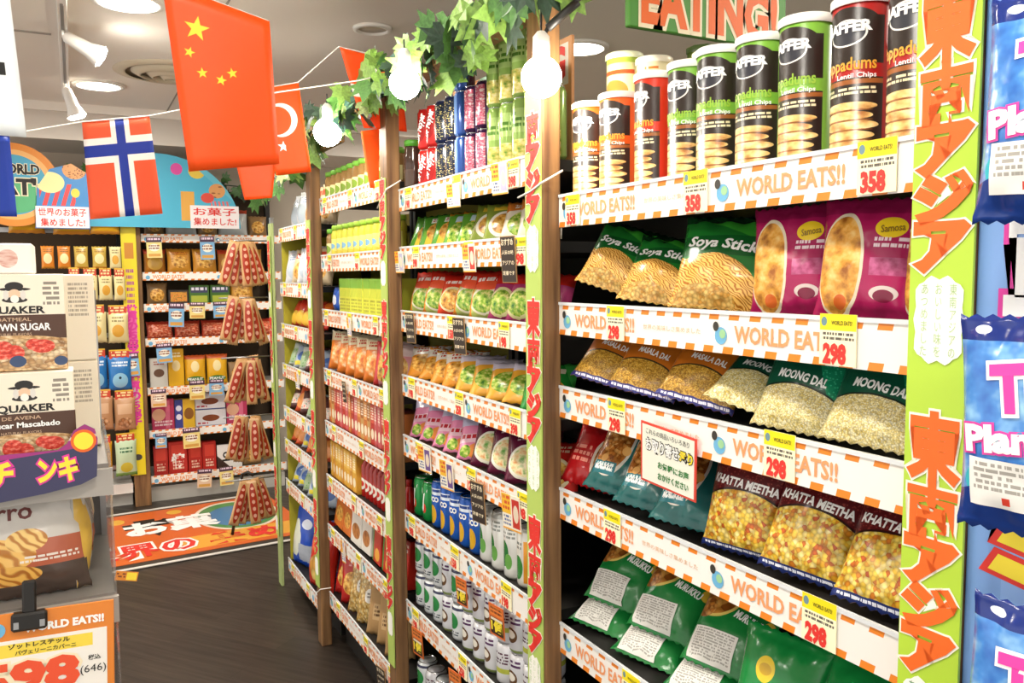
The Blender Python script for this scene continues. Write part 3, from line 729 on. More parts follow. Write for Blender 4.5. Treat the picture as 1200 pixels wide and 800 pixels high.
# handwritten order card clipped to the third rail
oc = empty('handwritten_card', (XC-.004, 1.093, 1.165), (math.radians(6), math.radians(6), RZ+.12))
link('card', mesh('card', *[q for q in box_vf(-.064, .064, -.002, 0, 0, .108)], plain('card_red_edge', c('#e04a3a'), .5), smooth=False), oc)
link('card_face', mesh('card_face', *box_vf(-.060, .060, -.0026, -.002, .004, .104), plain('card_ivory', c('#f4f4e4'), .5), smooth=False), oc)
for s, mt_, x, z, h, wd, b_ in (('これらの商品いろいろあり', BLACK, 0, .094, .010, .10, 0), ('お取り寄せ', BLACK, -.012, .071, .022, .076, .09), ('お取り寄せ', WHITE, -.012, .071, .022, .076, .03), ('お気軽にお声', GRN, .014, .040, .012, .07, .03), ('おかけください', GRN, .014, .020, .012, .07, .03), ('承り', BLACK, .043, .070, .017, .028, .12), ('承り', YEL, .043, .070, .017, .028, .05)):
    link('lettering', text_mesh(s, mt_, h, wd, b_, off=.003 if b_ > .085 else .0036), oc, (x, 0, z))
tag(oc, 'white handwritten card with red edge hanging over teal bags', 'card')

# ------------------------------------------------------------------ second, third and farthest bay
def fill(bay, row, items, x=.94, gap=1.03, lean=0, yaw=0, jit=.0, tiers=1, y1=None, y0=None, dz=0, group=None, grp2=None):
    """a row of packs from the far post towards the near one; items: list of packs in order, left to right in the picture"""
    ya, yb = BAYS[bay]; y = (yb if y1 is None else y1); lim = ya if y0 is None else y0
    k = 0; z = SURF(bay, row)+dz
    for p in items:
        y -= p.w*gap/2
        if y-p.w/2 < lim: break
        for t in range(tiers):
            lab = '%s, %s from left, %s of %s' % (p.desc, ORD[k], SHN[row], BAYN[bay])
            if tiers > 1: lab = '%s, %s tier, %s from left, %s of %s' % (p.desc, ('lower', 'upper', 'top')[t], ORD[k], SHN[row], BAYN[bay])
            p.put((x+rnd.uniform(0, jit), y, z+t*(p.h+.0012)), (-math.radians(lean+(rnd.uniform(-3, 3) if lean else 0)), math.radians(rnd.uniform(-4, 4)) if lean else 0, RZ+math.radians(yaw+rnd.uniform(-5, 5))), lab, group)
        y -= p.w*gap/2; k += 1
def simple_bag(key, desc, W, H, T, base, layers, seed=1, word=None, wm=None, wz=.6, rough=.28, cat='snack bag', nu=10, nv=12, name='snack_bag'):
    p = bag(name, desc, W, H, T, design(key, c(base), layers, rough, .35, 16), seed, nu, nv, cat=cat)
    if word: letter(p, word, wm or WHITE, 0, H*wz, None, W*.7, .04)
    return p
FOOD = ('blot', 8, [c('#7a4a1c'), c('#d99a3c'), c('#f2d27a')])
VEG = ('blot', 9, [c('#2c6a22'), c('#8fb43a'), c('#e8d98a')])
# --- second bay, top: drink cans two and three high, one glass jar
gj = jar('glass_jar', 'dark glass jar with green lid', .028, .155, design('dark_glass', c('#3a2a22'), [('r', .3, .7, .15, .5, c('#4d3b30'))], .08, 0), '#4f9a2c')
gj.put((.91, 2.355, SURF(2, 0)), (0, 0, RZ), 'dark glass jar with green lid left of the red cans', None)
def drink(key, desc, base, layers, word=None, wm=None, R=.0285, H=.1155, rot=0, wz=.55, wd=.05, h=.018, cat='drink can', name='drink_can'):
    p = can(name, desc, R, H, design(key, c(base), layers, .22, 0, metal=.25), cat)
    if word: letter(p, word, wm or WHITE, 0, H*wz, h, wd, .05, rot)
    return p
dr = drink('can_cherry', 'red cola can with white script', '#c8231f', [('e', .5, .5, .1, .3, c('#a11614')), ('e', .34, .5, .04, .25, c('#e9a09a'))], 'Dr Pepper', WHITE, rot=math.pi/2*.8, wd=.075, h=.024)
db = drink('can_navy', 'navy can with gold dots', '#1a2346', [('r', .36, .64, .08, .92, ('spot', 26, c('#232a3c'), c('#e8d48a'))), ('r', .12, .3, .1, .9, c('#3f66b4'))], None)
db2 = drink('can_blue', 'shiny blue can', '#27498f', [('r', .40, .50, 0, 1, c('#6f93cf')), ('r', .66, .9, 0, 1, c('#12182c')), ('e', .72, .7, .05, .12, c('#e3d9b0'))], None)
dp = drink('can_grape', 'plum can with pink label', '#3a1a44', [('r', .34, .60, .08, .92, ('blot', 12, [c('#e9c6d0'), c('#c22a5a'), c('#f4ecf0')])), ('r', .62, .7, 0, 1, c('#6d5a9a'))], None)
dg = drink('can_aloe', 'pale green tall can', '#8faf5a', [('r', .3, .7, .05, .4, ('blot', 10, [c('#5f8c2a'), c('#d6c668'), c('#e9e3b4')])), ('r', .36, .64, .5, .85, c('#aac678')), ('t', .38, .62, .55, .8, 3, c('#4e7a2a'))], None, R=.0285, H=.155)
z2 = SURF(2, 0)
spec = [(dr, 2.275, 2), (dr, 2.21, 2), (db, 2.145, 2), (db, 2.08, 2), (db2, 2.015, 3), (dp, 1.95, 2), (dp, 1.885, 2), (dg, 1.82, 2), (dg, 1.755, 2), (dg, 1.69, 2), (dg, 1.625, 2), (dg, 1.56, 1)]
for k, (p, y, n) in enumerate(spec):
    for t in range(n):
        p.put((.925, y, z2+t*(p.h+.001)), (0, 0, RZ+.35), '%s, %s column from left, %s, second bay top shelf' % (p.desc, ORD[k], ('lower', 'middle' if n == 3 else 'upper', 'topmost')[t]), 'cans on the second bay top shelf')
for k in range(6):
    p = (db, dp, db2)[k % 3]
    p.put((.995, 2.11-.075*k, z2), (0, 0, RZ), '%s in shadow, %s of the row behind the cans' % (p.desc, ORD[k]), 'cans behind the front row')
# --- noodle packs
def noodle(key, desc, base, layers, seed, W=.115, H=.125, T=.035, word=None, wm=None, wz=.72):
    return simple_bag(key, desc, W, H, T, base, layers, seed, word, wm, wz, .25, 'noodle pack', name='noodle_pack')
n1 = noodle('nd_greenyellow', 'green and yellow noodle pack', '#d6b93a', [('h', -1, .4, -.15, c('#4c8f2c')), ('e', .58, .42, .34, .26, FOOD), ('r', .3, .8, .68, .84, c('#e9efe0')), ('t', .34, .76, .7, .82, 2, c('#b3352a')), ('r', 0, 1, .92, 1, c('#3f7d24'))], 1)
n2 = noodle('nd_blueyellow', 'yellow noodle pack with pale label', '#e2c14a', [('h', -1, .4, -.1, c('#5d9a34')), ('e', .5, .35, .4, .25, VEG), ('r', .28, .8, .62, .82, c('#bcd2dc')), ('r', 0, 1, .92, 1, c('#c98a24'))], 2)
n3 = noodle('nd_olive', 'olive noodle pack with bowl picture', '#7c8c34', [('e', .5, .42, .38, .3, c('#ece6d4')), ('e', .5, .42, .3, .23, FOOD), ('r', .2, .8, .76, .88, c('#e8c43a'))], 3)
n4 = noodle('nd_pale', 'pale noodle pack with orange top', '#dcd2bc', [('e', .5, .4, .36, .28, VEG), ('r', 0, 1, .72, 1, c('#c9732a')), ('t', .2, .8, .76, .9, 2, c('#fff2dc'))], 4)
fill(2, 1, [n1, n1, n1, n2, n2, n3, n3, n4, n4, n4], .935, .76, 34, 42)
r1 = noodle('nd_redtop', 'red-topped noodle bag with bowl picture', '#b9c46a', [('r', 0, 1, .58, 1, c('#d8301f')), ('e', .5, .34, .42, .27, c('#e9e2c6')), ('e', .5, .33, .36, .22, VEG), ('e', .5, .64, .42, .1, c('#e85a38')), ('t', .15, .85, .68, .82, 1, c('#f6e2d8')), ('r', .0, .14, 0, .6, c('#e88a2c'))], 5, .125, .135, .055)
r2 = noodle('nd_redorange', 'red noodle bag with orange bowl', '#d8452a', [('e', .5, .36, .4, .27, c('#ead9a8')), ('e', .5, .35, .34, .22, FOOD), ('r', 0, 1, .8, 1, c('#c02418')), ('t', .2, .8, .66, .78, 1, c('#f6e2d8'))], 6, .12, .13, .055)
r3 = noodle('nd_magenta', 'magenta-edged noodle bag', '#a83a6a', [('e', .4, .36, .38, .3, c('#d9d29a')), ('e', .4, .36, .32, .24, VEG), ('r', 0, 1, .74, 1, c('#c8281e'))], 7, .115, .125, .055)
fill(2, 2, [r1, r1, r2, r1, r1, r3, r3, r3], .93, .86, 20, 24)
o1 = noodle('nd_orange', 'orange noodle pack with pale top', '#e2932e', [('e', .45, .4, .38, .28, FOOD), ('r', 0, 1, .66, .94, c('#ece4d8')), ('t', .15, .85, .7, .9, 2, c('#c2402a')), ('e', .82, .3, .1, .12, c('#c8361f'))], 8, .13, .12, .035)
o2 = noodle('nd_amber', 'amber noodle pack with red corner', '#e8a838', [('h', 1, .3, .85, c('#c23a22')), ('e', .4, .42, .34, .26, VEG), ('r', 0, 1, .78, 1, c('#d8cfe0'))], 9, .13, .12, .035)
o3 = noodle('nd_deepgreen', 'deep green noodle pack', '#1f8a34', [('e', .5, .32, .38, .26, FOOD), ('r', .2, .8, .72, .84, c('#f0e9c8')), ('h', 1, .5, 1.2, c('#43b04a'))], 10, .13, .13, .04)
fill(2, 3, [o1, o1, o1, o1, o2, o2, o2, o2, o3, o3], .935, .70, 40, 44)
p1 = noodle('nd_pink', 'pink noodle pack with red lettering', '#e58ab0', [('r', 0, 1, .36, .56, c('#efc4d4')), ('t', .08, .92, .38, .54, 1, c('#b8202e')), ('e', .5, .18, .26, .16, c('#e88a3a')), ('e', .2, .18, .14, .13, VEG), ('r', 0, 1, .75, 1, c('#c9c4e0'))], 11, .125, .13, .035)
p2 = noodle('nd_plum', 'plum noodle pack with round bowl', '#5c1834', [('e', .42, .36, .36, .31, c('#e9e6d6')), ('e', .42, .36, .31, .26, ('blot', 7, [c('#5d9a3a'), c('#e3d9a8'), c('#d98a4a')])), ('t', .2, .8, .74, .86, 2, c('#d8b4c0'))], 12, .14, .14, .05)
p3 = noodle('nd_scarlet', 'scarlet noodle pack with bowl', '#d02a22', [('e', .5, .34, .4, .3, c('#ead9b0')), ('e', .5, .34, .34, .24, FOOD), ('t', .2, .8, .7, .88, 2, c('#f4c8a8'))], 13, .125, .13, .05)
fill(2, 4, [p1, p1, p1, p1, p1, p2, p2, p2, p3, p3], .935, .72, 36, 42)
# --- cans below
s7 = drink('can_lime', 'green soda can with white seven', '#10803a', [('e', .5, .35, .05, .12, c('#d8402c')), ('r', .2, .28, .1, .9, c('#1fa04c'))], '7', WHITE, R=.033, H=.122, wd=.026, h=.06, wz=.55)
bl = drink('can_foco', 'blue juice can with yellow fruit', '#1d58b4', [('e', .5, .3, .09, .2, c('#e8b428')), ('e', .42, .2, .05, .1, c('#7a9a2c')), ('r', .3, .7, .72, .86, c('#dfe8f4')), ('t', .32, .68, .74, .84, 1, c('#1d3f8a'))], 'FOCO', WHITE, R=.031, H=.14, wd=.05, h=.014, wz=.62)
wc = drink('can_coconut', 'white coconut water can', '#e3e3de', [('e', .46, .42, .09, .22, c('#2f7d3a')), ('e', .54, .3, .06, .13, c('#6fae52')), ('t', .36, .64, .66, .86, 3, c('#8a8f8a')), ('r', 0, 1, .9, 1, c('#b9bbb6'))], None, R=.032, H=.15)
wy = drink('can_mango', 'white can with orange band', '#e3e1d8', [('e', .48, .34, .09, .2, c('#3c8a3e')), ('r', .58, .70, .1, .8, c('#e3992c')), ('t', .36, .56, .62, .84, 3, c('#7c807a'))], None, R=.031, H=.145)
fill(2, 5, [s7, s7, bl, bl, bl, bl, bl, wc, wc, wc, wy, wy], .93, 1.06)
gc = drink('can_greennut', 'white can with green coconut', '#dde2e4', [('e', .5, .55, .11, .22, c('#2e8a46')), ('e', .44, .62, .03, .06, c('#8fcf9a')), ('r', 0, 1, .0, .08, c('#b8bcc4')), ('r', 0, 1, .86, .93, c('#3a3d58')), ('t', .38, .62, .14, .28, 2, c('#59606a'))], None, R=.033, H=.106)
gt = drink('can_splitnut', 'white can with split coconut', '#dcdde2', [('e', .5, .45, .10, .18, c('#6a4a30')), ('e', .5, .47, .07, .1, c('#efe9dc')), ('t', .36, .64, .68, .88, 2, c('#55315a')), ('r', 0, 1, .04, .12, c('#8a9a5c'))], None, R=.033, H=.106)
gy = drink('can_lemon', 'pale can with yellow-green band', '#d8d8dc', [('r', 0, 1, .3, .42, c('#b9bf4a')), ('t', .34, .66, .5, .8, 4, c('#5c3a4a'))], None, R=.033, H=.106)
fill(2, 6, [gc, gc, gc, gt, gc, gt, gt, gt, gy, gt, gy, gy], .93, 1.06, tiers=2)
fill(2, 7, [gc, gy, gc, gc, gt, gy, gy, gc, gt, gt, gy, gy], .93, 1.06)
# --- third bay
j1 = jar('glass_jar', 'jar of brown spread with green lid', .034, .115, design('jar_brown', c('#8a6a3c'), [('r', .2, .8, .12, .6, c('#d9d49a')), ('e', .5, .36, .12, .16, c('#7a9a2c'))], .15, 0), '#6fae3a')
j2 = jar('plastic_jar', 'yellow-green jar with green lid', .034, .125, design('jar_yellow', c('#c6c43e'), [('r', .22, .78, .1, .68, c('#e6e07a')), ('e', .5, .42, .1, .1, c('#7fb4d8')), ('e', .5, .2, .16, .08, c('#e8d24a'))], .25, 0), '#9ac83c')
j3 = carton('carton_pack', 'yellow-green carton with jagged print', .07, .135, .07, design('carton_lime', c('#d3d648'), [('r', 0, 1, .74, 1, c('#7fb43c')), ('s', 0, 1, .5, .74, 6, 3, .5, c('#b9c93c')), ('t', .1, .9, .1, .45, 4, c('#9a9a2c'))], .35, 0), 'carton')
fill(3, 0, [j1]*14, .925, 1.05)
fill(3, 1, [j1, j2, j2, j2, j2, j2, j2, j2, j2, j2, j2, j2], .925, 1.05)
bb = simple_bag('blue_small', 'small blue bag', .09, .10, .04, '#1f55b8', [('e', .5, .5, .3, .2, c('#e6e9f2'))], 3)
fill(3, 2, [bb, bb, j3, j3, j3, j3, j3, j3, j3, j3, j3, j3], .93, 1.03)
ob = simple_bag('orange_bag', 'orange and cream snack bag', .13, .16, .06, '#e07a2a', [('e', .5, .42, .4, .3, ('blot', 6, [c('#c8561c'), c('#f2a04a'), c('#fbe6c0')])), ('r', 0, 1, .74, 1, c('#ecd9b4')), ('t', .15, .85, .78, .92, 2, c('#c8402a'))], 4)
ob2 = simple_bag('pink_bag', 'pink and white snack bag', .13, .16, .06, '#e39a9e', [('e', .4, .4, .34, .3, FOOD), ('r', 0, 1, .7, 1, c('#f0d6d4')), ('r', 0, .2, 0, 1, c('#c83a3a'))], 5)
fill(3, 3, [ob, ob, ob, ob, ob, ob2, ob2, ob, ob], .935, .86, 14, 40)
def slim(key, desc, base, band, H=.155, W=.036):
    return carton('slim_box', desc, W, H, .075, design(key, c(base), [('r', .12, .88, .55, .95, c(band)), ('e', .5, .3, .34, .12, c('#f0e2c4')), ('t', .2, .8, .6, .9, 5, c('#fff4e0')), ('r', 0, 1, 0, .06, c('#5a2a1c'))], .35, 0), 'slim box')
sl = [slim('slim_red', 'slim red box', '#b8322a', '#d85a44'), slim('slim_rose', 'slim rose box', '#c8585c', '#e08a8a'), slim('slim_orange', 'slim orange box', '#d0783a', '#e6a25c'), slim('slim_tan', 'slim tan box', '#c89a5a', '#a8622c')]
fill(3, 4, [sl[i] for i in (2, 3, 0, 0, 1, 0, 1, 2, 0, 1, 2, 3, 2, 3, 0, 1, 1, 0, 3, 0, 1, 2)], .93, 1.06)
sy_ = [slim('slim_yellow', 'slim yellow box', '#dca63a', '#ecc66a', .15), slim('slim_amber', 'slim amber box', '#c98a2c', '#e6b25a', .15)]
sb = jar('sauce_bottle', 'red sauce bottle with round label', .021, .16, design('bottle_red', c('#a81c18'), [('e', .5, .36, .17, .16, c('#ece6da')), ('e', .5, .36, .1, .08, c('#c8342a'))], .15, 0), '#b8241c', 'bottle', .45, 16, .022)
fill(3, 5, [sy_[0], sy_[1], sy_[0], sy_[0], sy_[1], sy_[0], sy_[0], sy_[1], sy_[0], sb, sb, sb, sb, sb, sb, sb, sb, sb, sb, sb], .93, 1.06)
bxo = carton('biscuit_box', 'orange brown biscuit box', .11, .14, .06, design('box_biscuit', c('#c86a24'), [('e', .5, .4, .38, .22, FOOD), ('r', 0, 1, .74, 1, c('#8a3a1a')), ('t', .15, .85, .78, .94, 2, c('#f6e2b8'))], .4, 0))
bxw = carton('biscuit_box', 'white biscuit box with brown picture', .12, .145, .06, design('box_white', c('#e3ded4'), [('e', .5, .36, .4, .2, ('blot', 6, [c('#8a4a1c'), c('#c98a44')])), ('r', .1, .9, .78, .9, c('#c9c2b4'))], .4, 0))
bxr = carton('biscuit_box', 'red biscuit box with yellow fruit', .11, .16, .06, design('box_red', c('#c02a1c'), [('e', .6, .2, .3, .14, c('#e9a93a')), ('r', 0, .14, 0, 1, c('#3f8a3a')), ('t', .2, .9, .7, .9, 2, c('#f2d8c8'))], .4, 0))
fill(3, 6, [bxo, bxo, bxw, bxw, bxr, bxr, bxr], .93, 1.05, 6)
kr = bag('kraft_bag', 'brown kraft paper bag', .12, .19, .05, design('kraft', c('#b08a58'), [('r', .25, .75, .3, .6, c('#c9a878')), ('t', .3, .7, .34, .56, 3, c('#6a4a28'))], .7, .3, 20), 3, 10, 14, cat='paper bag')
rbg = simple_bag('red_gloss', 'glossy red bag', .12, .18, .06, '#b8201c', [('e', .5, .45, .34, .25, FOOD)], 6)
cj = bag('clear_pouch', 'clear pouch of golden nuts', .13, .22, .06, design('nuts_pouch', ('gran', 16, [c('#b98a3c'), c('#e3bd6c'), c('#efd9a0')]), [('r', 0, 1, .84, 1, c('#a9b4bc')), ('e', .5, .5, .16, .12, c('#ece8de')), ('t', .42, .58, .45, .55, 2, c('#4a3a2a'))], .2, .2), 4, 10, 14, cat='pouch')
fill(3, 7, [rbg, rbg, cj, cj, kr, kr, kr, kr, kr], .93, .86, 12, 38)
# --- farthest bay
wb = simple_bag('white_bag', 'white bag with pale print', .13, .17, .06, '#d9dade', [('e', .5, .4, .3, .25, c('#b9c4d0')), ('t', .2, .8, .65, .85, 3, c('#6a86b0'))], 2)
bg = simple_bag('beige_bag', 'beige snack bag with red logo', .13, .17, .06, '#d3bd98', [('e', .5, .36, .32, .24, FOOD), ('r', .15, .85, .7, .86, c('#c8462c'))], 3)
ry = simple_bag('redyellow_bag', 'red and yellow snack bag', .12, .13, .05, '#c8301f', [('e', .45, .3, .4, .26, c('#e9b93a')), ('h', 1, .6, 1.1, c('#e8772a'))], 4)
mx1 = simple_bag('mixed_clear', 'clear bag of green sweets', .12, .12, .05, '#c9cfc4', [('r', .05, .95, .1, .7, ('spot', 8, c('#9cb48a'), c('#5a9a4a')))], 5)
mx2 = simple_bag('mixed_dark', 'dark bag with red and white print', .12, .12, .05, '#57322e', [('r', .1, .9, .2, .6, ('blot', 9, [c('#d8402c'), c('#e6dcd0'), c('#4a5a44')]))], 6)
mx3 = simple_bag('mixed_orange', 'orange red bag with silver edge', .12, .13, .05, '#c9522c', [('e', .4, .4, .36, .3, c('#e8934a')), ('r', .7, 1, 0, 1, c('#a9a7a2'))], 7)
mx4 = simple_bag('mixed_blue', 'silver and blue bag', .12, .12, .05, '#a9b4c4', [('e', .5, .45, .3, .22, c('#3a62a8')), ('r', .1, .4, .1, .25, c('#e2cf3a'))], 8)
fill(4, 0, [wb, wb, bg, bg, bg], .945, 1.0, 10, 15, y1=4.02)
fill(4, 1, [wb, bg, wb, wb, bg, wb], .928, .86, 14, 36, y1=4.02)
fill(4, 2, [ry]*6, .928, .9, 20, 15, y1=4.02)
fill(4, 3, [mx1, mx4, mx1, mx2, mx1, mx4], .928, .86, 30, 36, y1=4.02)
fill(4, 4, [mx2, mx3, mx2, mx1, mx2, mx2], .928, .86, 30, 36, y1=4.02)
fill(4, 5, [mx3, mx3, mx4, mx3, mx1, mx3], .928, .86, 28, 36, y1=4.02)
fill(4, 6, [mx4, mx4, mx1, mx4, ry, mx4], .928, .86, 26, 36, y1=4.02)
bigb = simple_bag('big_blue', 'large blue bag with white label', .19, .30, .09, '#1648b4', [('e', .25, .45, .28, .3, c('#d9dccb')), ('r', .45, .95, .1, .38, c('#a9b0bc')), ('e', .7, .7, .2, .08, c('#dfe6f6'))], 5)
bigr = simple_bag('big_red', 'large red bag with golden puffs', .19, .31, .09, '#d02a1c', [('e', .5, .3, .34, .2, ('gran', 5, [c('#e09a3a'), c('#f2d27a')])), ('e', .5, .66, .3, .12, c('#e6683a'))], 6)
for k, (p, y, x) in enumerate(((bigb, 3.93, .925), (bigb, 3.76, 1.0), (bigr, 3.60, .92), (bigr, 3.47, 1.06))):
    p.put((x, y, SURF(4, 7)), (-math.radians(8), 0, RZ+.3), '%s, %s from left on lowest shelf of farthest bay' % (p.desc, ORD[k]), 'large bags on the far lowest shelf')
# --- price cards on the further rails
for bay in (2, 3, 4):
    ya, yb = BAYS[bay]
    for k, zt in enumerate(RAIL[bay]):
        for j, fr in enumerate(((.10, .50, .86), (.16, .58, .9), (.08, .45, .8))[k % 3][:3 if bay < 4 else 2]):
            num = ('98', '158', '198', '258', '398', '128')[(k*2+j+bay) % 6]
            price_card((XC, yb-(yb-ya)*fr, zt-.0605), num, 'yellow-headed %s price card, %s on %s rail of %s' % (num, ('leftmost', 'middle', 'right')[j], ORD[k], BAYN[bay]), .98)
# --- hanging shelf talkers
CHK = design('chalk_card', c('#33271f'), [('r', .03, .97, .02, .985, c('#2b211b'))], .5, 0)
KRF = plain('card_kraft', c('#a98557'), .6)
def talker(y, z, W, H, kind, label, lean=10, x=None, roll=0):
    o = empty('shelf_card', ((XC-.012) if x is None else x, y, z), (math.radians(lean*.4), math.radians(roll), RZ+.15))
    if kind == 'chalk':
        link('card', mesh('card', *box_vf(-W/2, W/2, 0, .002, -H, 0), KRF, smooth=False), o)
        link('card_face', mesh('card_face', *box_vf(-W/2+.002, W/2-.002, -.0006, 0, -H+.002, -.002), CHK, smooth=False), o)
        for j, (s, h) in enumerate((('おすすめ', .14), ('人気の味', .09), ('アジアの', .09), ('定番です', .09))):
            link('lettering', text_mesh(s, CREAM, H*h, W*.8, .02), o, (0, -.0012, -H*(.13+.22*j)))
    elif kind == 'orange':
        v_, f_ = box_vf(-W/2, W/2, 0, .002, -H, 0)
        link('card', mesh('card', v_, f_, design('orange_card', c('#d86a28'), [('r', .06, .94, .06, .60, c('#3a2218')), ('r', .06, .94, .66, .94, c('#e8843a')), ('t', .1, .9, .68, .92, 2, c('#7a3a18')), ('r', .1, .9, .5, .58, c('#efe2cc'))], .4, 0), front_uv(v_, f_, -W/2, W/2, -H, 0), smooth=False), o)
        link('lettering', text_mesh('1個', YEL, H*.34, W*.7, .05), o, (0, -.0012, -H*.66))
    else:
        v_, f_ = box_vf(-W/2, W/2, 0, .002, -H, 0)
        link('card', mesh('card', v_, f_, design('picture_card_'+kind, c('#f2ead8'), [('r', 0, .5, .45, 1, c('#f0bc34')), ('t', .05, .46, .5, .95, 3, c('#d8552c')), ('t', .05, .46, .08, .4, 3, c('#5a6a9a')), ('r', .56, .96, .1, .9, c({'a': '#6a4a8a', 'b': '#c8382a', 'c': '#b8b4d0'}[kind])), ('e', .76, .5, .14, .25, c('#ead8c0')), ('r', 0, 1, 0, .05, c('#e8a53a'))], .4, 0), front_uv(v_, f_, -W/2, W/2, -H, 0), smooth=False), o)
    return tag(o, label, 'shelf card', 'shelf cards hung from the rails')
for y, z, W, H, kd, lab in ((1.66, 1.615, .055, .105, 'chalk', 'black chalk card hanging from the second rail near the post'), (1.935, 1.42, .055, .095, 'chalk', 'black chalk card over the orange noodle packs'),
        (2.285, 1.42, .05, .09, 'chalk', 'black chalk card at left end of the third rail'), (1.835, 1.015, .06, .105, 'chalk', 'brown chalk card hanging over the blue juice cans'),
        (2.19, 1.04, .07, .075, 'a', 'yellow picture card above the green soda cans'), (2.03, 1.03, .065, .08, 'a', 'yellow and purple picture card left of brown chalk card'),
        (1.655, 1.025, .07, .085, 'b', 'yellow and red picture card right of brown chalk card'), (1.94, .735, .05, .075, 'orange', 'orange price flag over the split coconut cans'),
        (1.735, .735, .06, .08, 'orange', 'orange price flag near post over white cans'), (2.27, .47, .06, .085, 'orange', 'orange price flag at left end above lowest cans'),
        (1.99, .46, .06, .085, 'orange', 'orange price flag in the middle above lowest cans'), (2.37, 1.60, .055, .065, 'c', 'small yellow picture card at left end of noodle rail'),
        (1.87, 1.605, .055, .07, 'b', 'small picture card in the middle of the noodle rail'), (1.70, 1.78, .06, .07, 'c', 'pale picture card hanging under the green cans'), (1.96, 1.76, .06, .06, 'c', 'pale picture card hanging under the navy cans'),
        (2.98, 1.14, .03, .08, 'chalk', 'narrow dark card hanging over the slim boxes'), (3.05, .52, .03, .09, 'c', 'narrow pale card hanging over biscuit boxes'), (2.62, .20, .06, .10, 'chalk', 'dark chalk card hanging from the lowest jar bay rail'),
        (2.9, 1.38, .03, .07, 'c', 'narrow white card hanging over the orange bags'), (3.72, 1.10, .04, .08, 'c', 'white card hanging in the farthest bay')):
    talker(y, z, W, H, kd, lab)

# ------------------------------------------------------------------ right edge: hanging sweet bags beside the nearest post
pn = box('poster_panel', -.16, .16, 0, .006, .6, 2.05, design('poster_panel', c('#7fa6e0'), [('r', .12, .98, .0, 1, c('#8fb4ea')), ('h', .3, 1, .92, c('#5c8ad0'))], .35, 0))
pn.location = (.847, .39, 0); pn.rotation_euler = (0, 0, RZ)
for s, ol, fi, z, h in (('車', PINK, WHITE, 1.53, .12), ('ミ', RED, YEL, 1.245, .085), ('グ', PINK, WHITE, 1.40, .10)):
    link('lettering_outline', text_mesh(s, ol, h, .10, .10), pn, (-.075, -.0008, z))
    link('lettering', text_mesh(s, fi, h, .10, .05), pn, (-.075, -.0014, z))
tag(pn, 'light blue poster panel with chunky letters behind the hanging sweet bags', 'poster')
def planet(seed):
    p = bag('sweet_bag', 'blue bag', .17, .215, .045, design('planet', ('blot', 4, [c('#2450a8'), c('#4a88d0'), c('#a4d6f0')]), [('r', 0, 1, .88, 1, c('#1b2f7a')), ('r', 0, 1, 0, .12, c('#16307c')), ('e', .25, .24, .2, .11, c('#3ab8c8')), ('e', .2, .25, .1, .06, c('#8fd8a8')), ('e', .62, .2, .2, .12, c('#c85aa0')), ('h', .3, -1, -.18, c('#1a3a86')), ('e', .14, .93, .05, .02, c('#dfe8fa'))], .18, .5, 14), seed, 22, 26, cat='sweet bag')
    for s, ol, fi, cx, cz, h, wd, rot in (('Trolli', WHITE, PINK, .012, .150, .042, .115, .12), ('Planet', PINK, WHITE, -.02, .098, .024, .10, .10), ('Gummi', PINK, WHITE, .04, .070, .02, .08, .10)):
        letter(p, s, ol, cx, cz, h, wd, .11, rot, .0006, 'lettering_outline'); letter(p, s, fi, cx, cz, h, wd, .05, rot, .0012)
    st = design('white_sticker_small', c('#f2f0ea'), [('t', .08, .92, .3, .92, 5, c('#a8a49c')), ('h', 0, 1, 5, c('#ffffff')), ('r', .55, .68, .08, .24, c('#d8402c'))], .5, 0)
    n = 8; v = []; f = []; uv = []
    for j in range(n+1):
        for i in range(n+1):
            v.append(p.surf(-.066+.058*i/n, .028+.048*j/n, .0022)); uv.append((i/n, j/n))
    for j in range(n):
        for i in range(n): q = j*(n+1)+i; f.append((q, q+1, q+n+2, q+n+1))
    p.part('price_sticker', mesh('price_sticker', v, f, st, uv)); return p
PL = [planet(k) for k in (1, 4, 8)]
for k, (y, z, x, lab) in enumerate(((.436, 1.566, .80, 'blue sweet bag hanging highest at the right edge'), (.440, 1.272, .80, 'blue sweet bag hanging in the middle at the right edge'), (.434, .985, .80, 'blue sweet bag hanging lowest at the right edge'), (.436, 1.80, .812, 'pale blue sweet bag at the top right corner'))):
    o = PL[k % 3].put((x, y, z), (0, math.radians((3, -1, 4, 0)[k]), RZ+.12), lab, 'hanging sweet bags')
    hk = lathe('peg_hook', [(.0025, 0), (.0025, .06)], plain('steel', c('#a8a8a8'), .3, 1), 8)
    link('peg_hook', hk, o, (0, .06, .205), (math.radians(90), 0, 0))

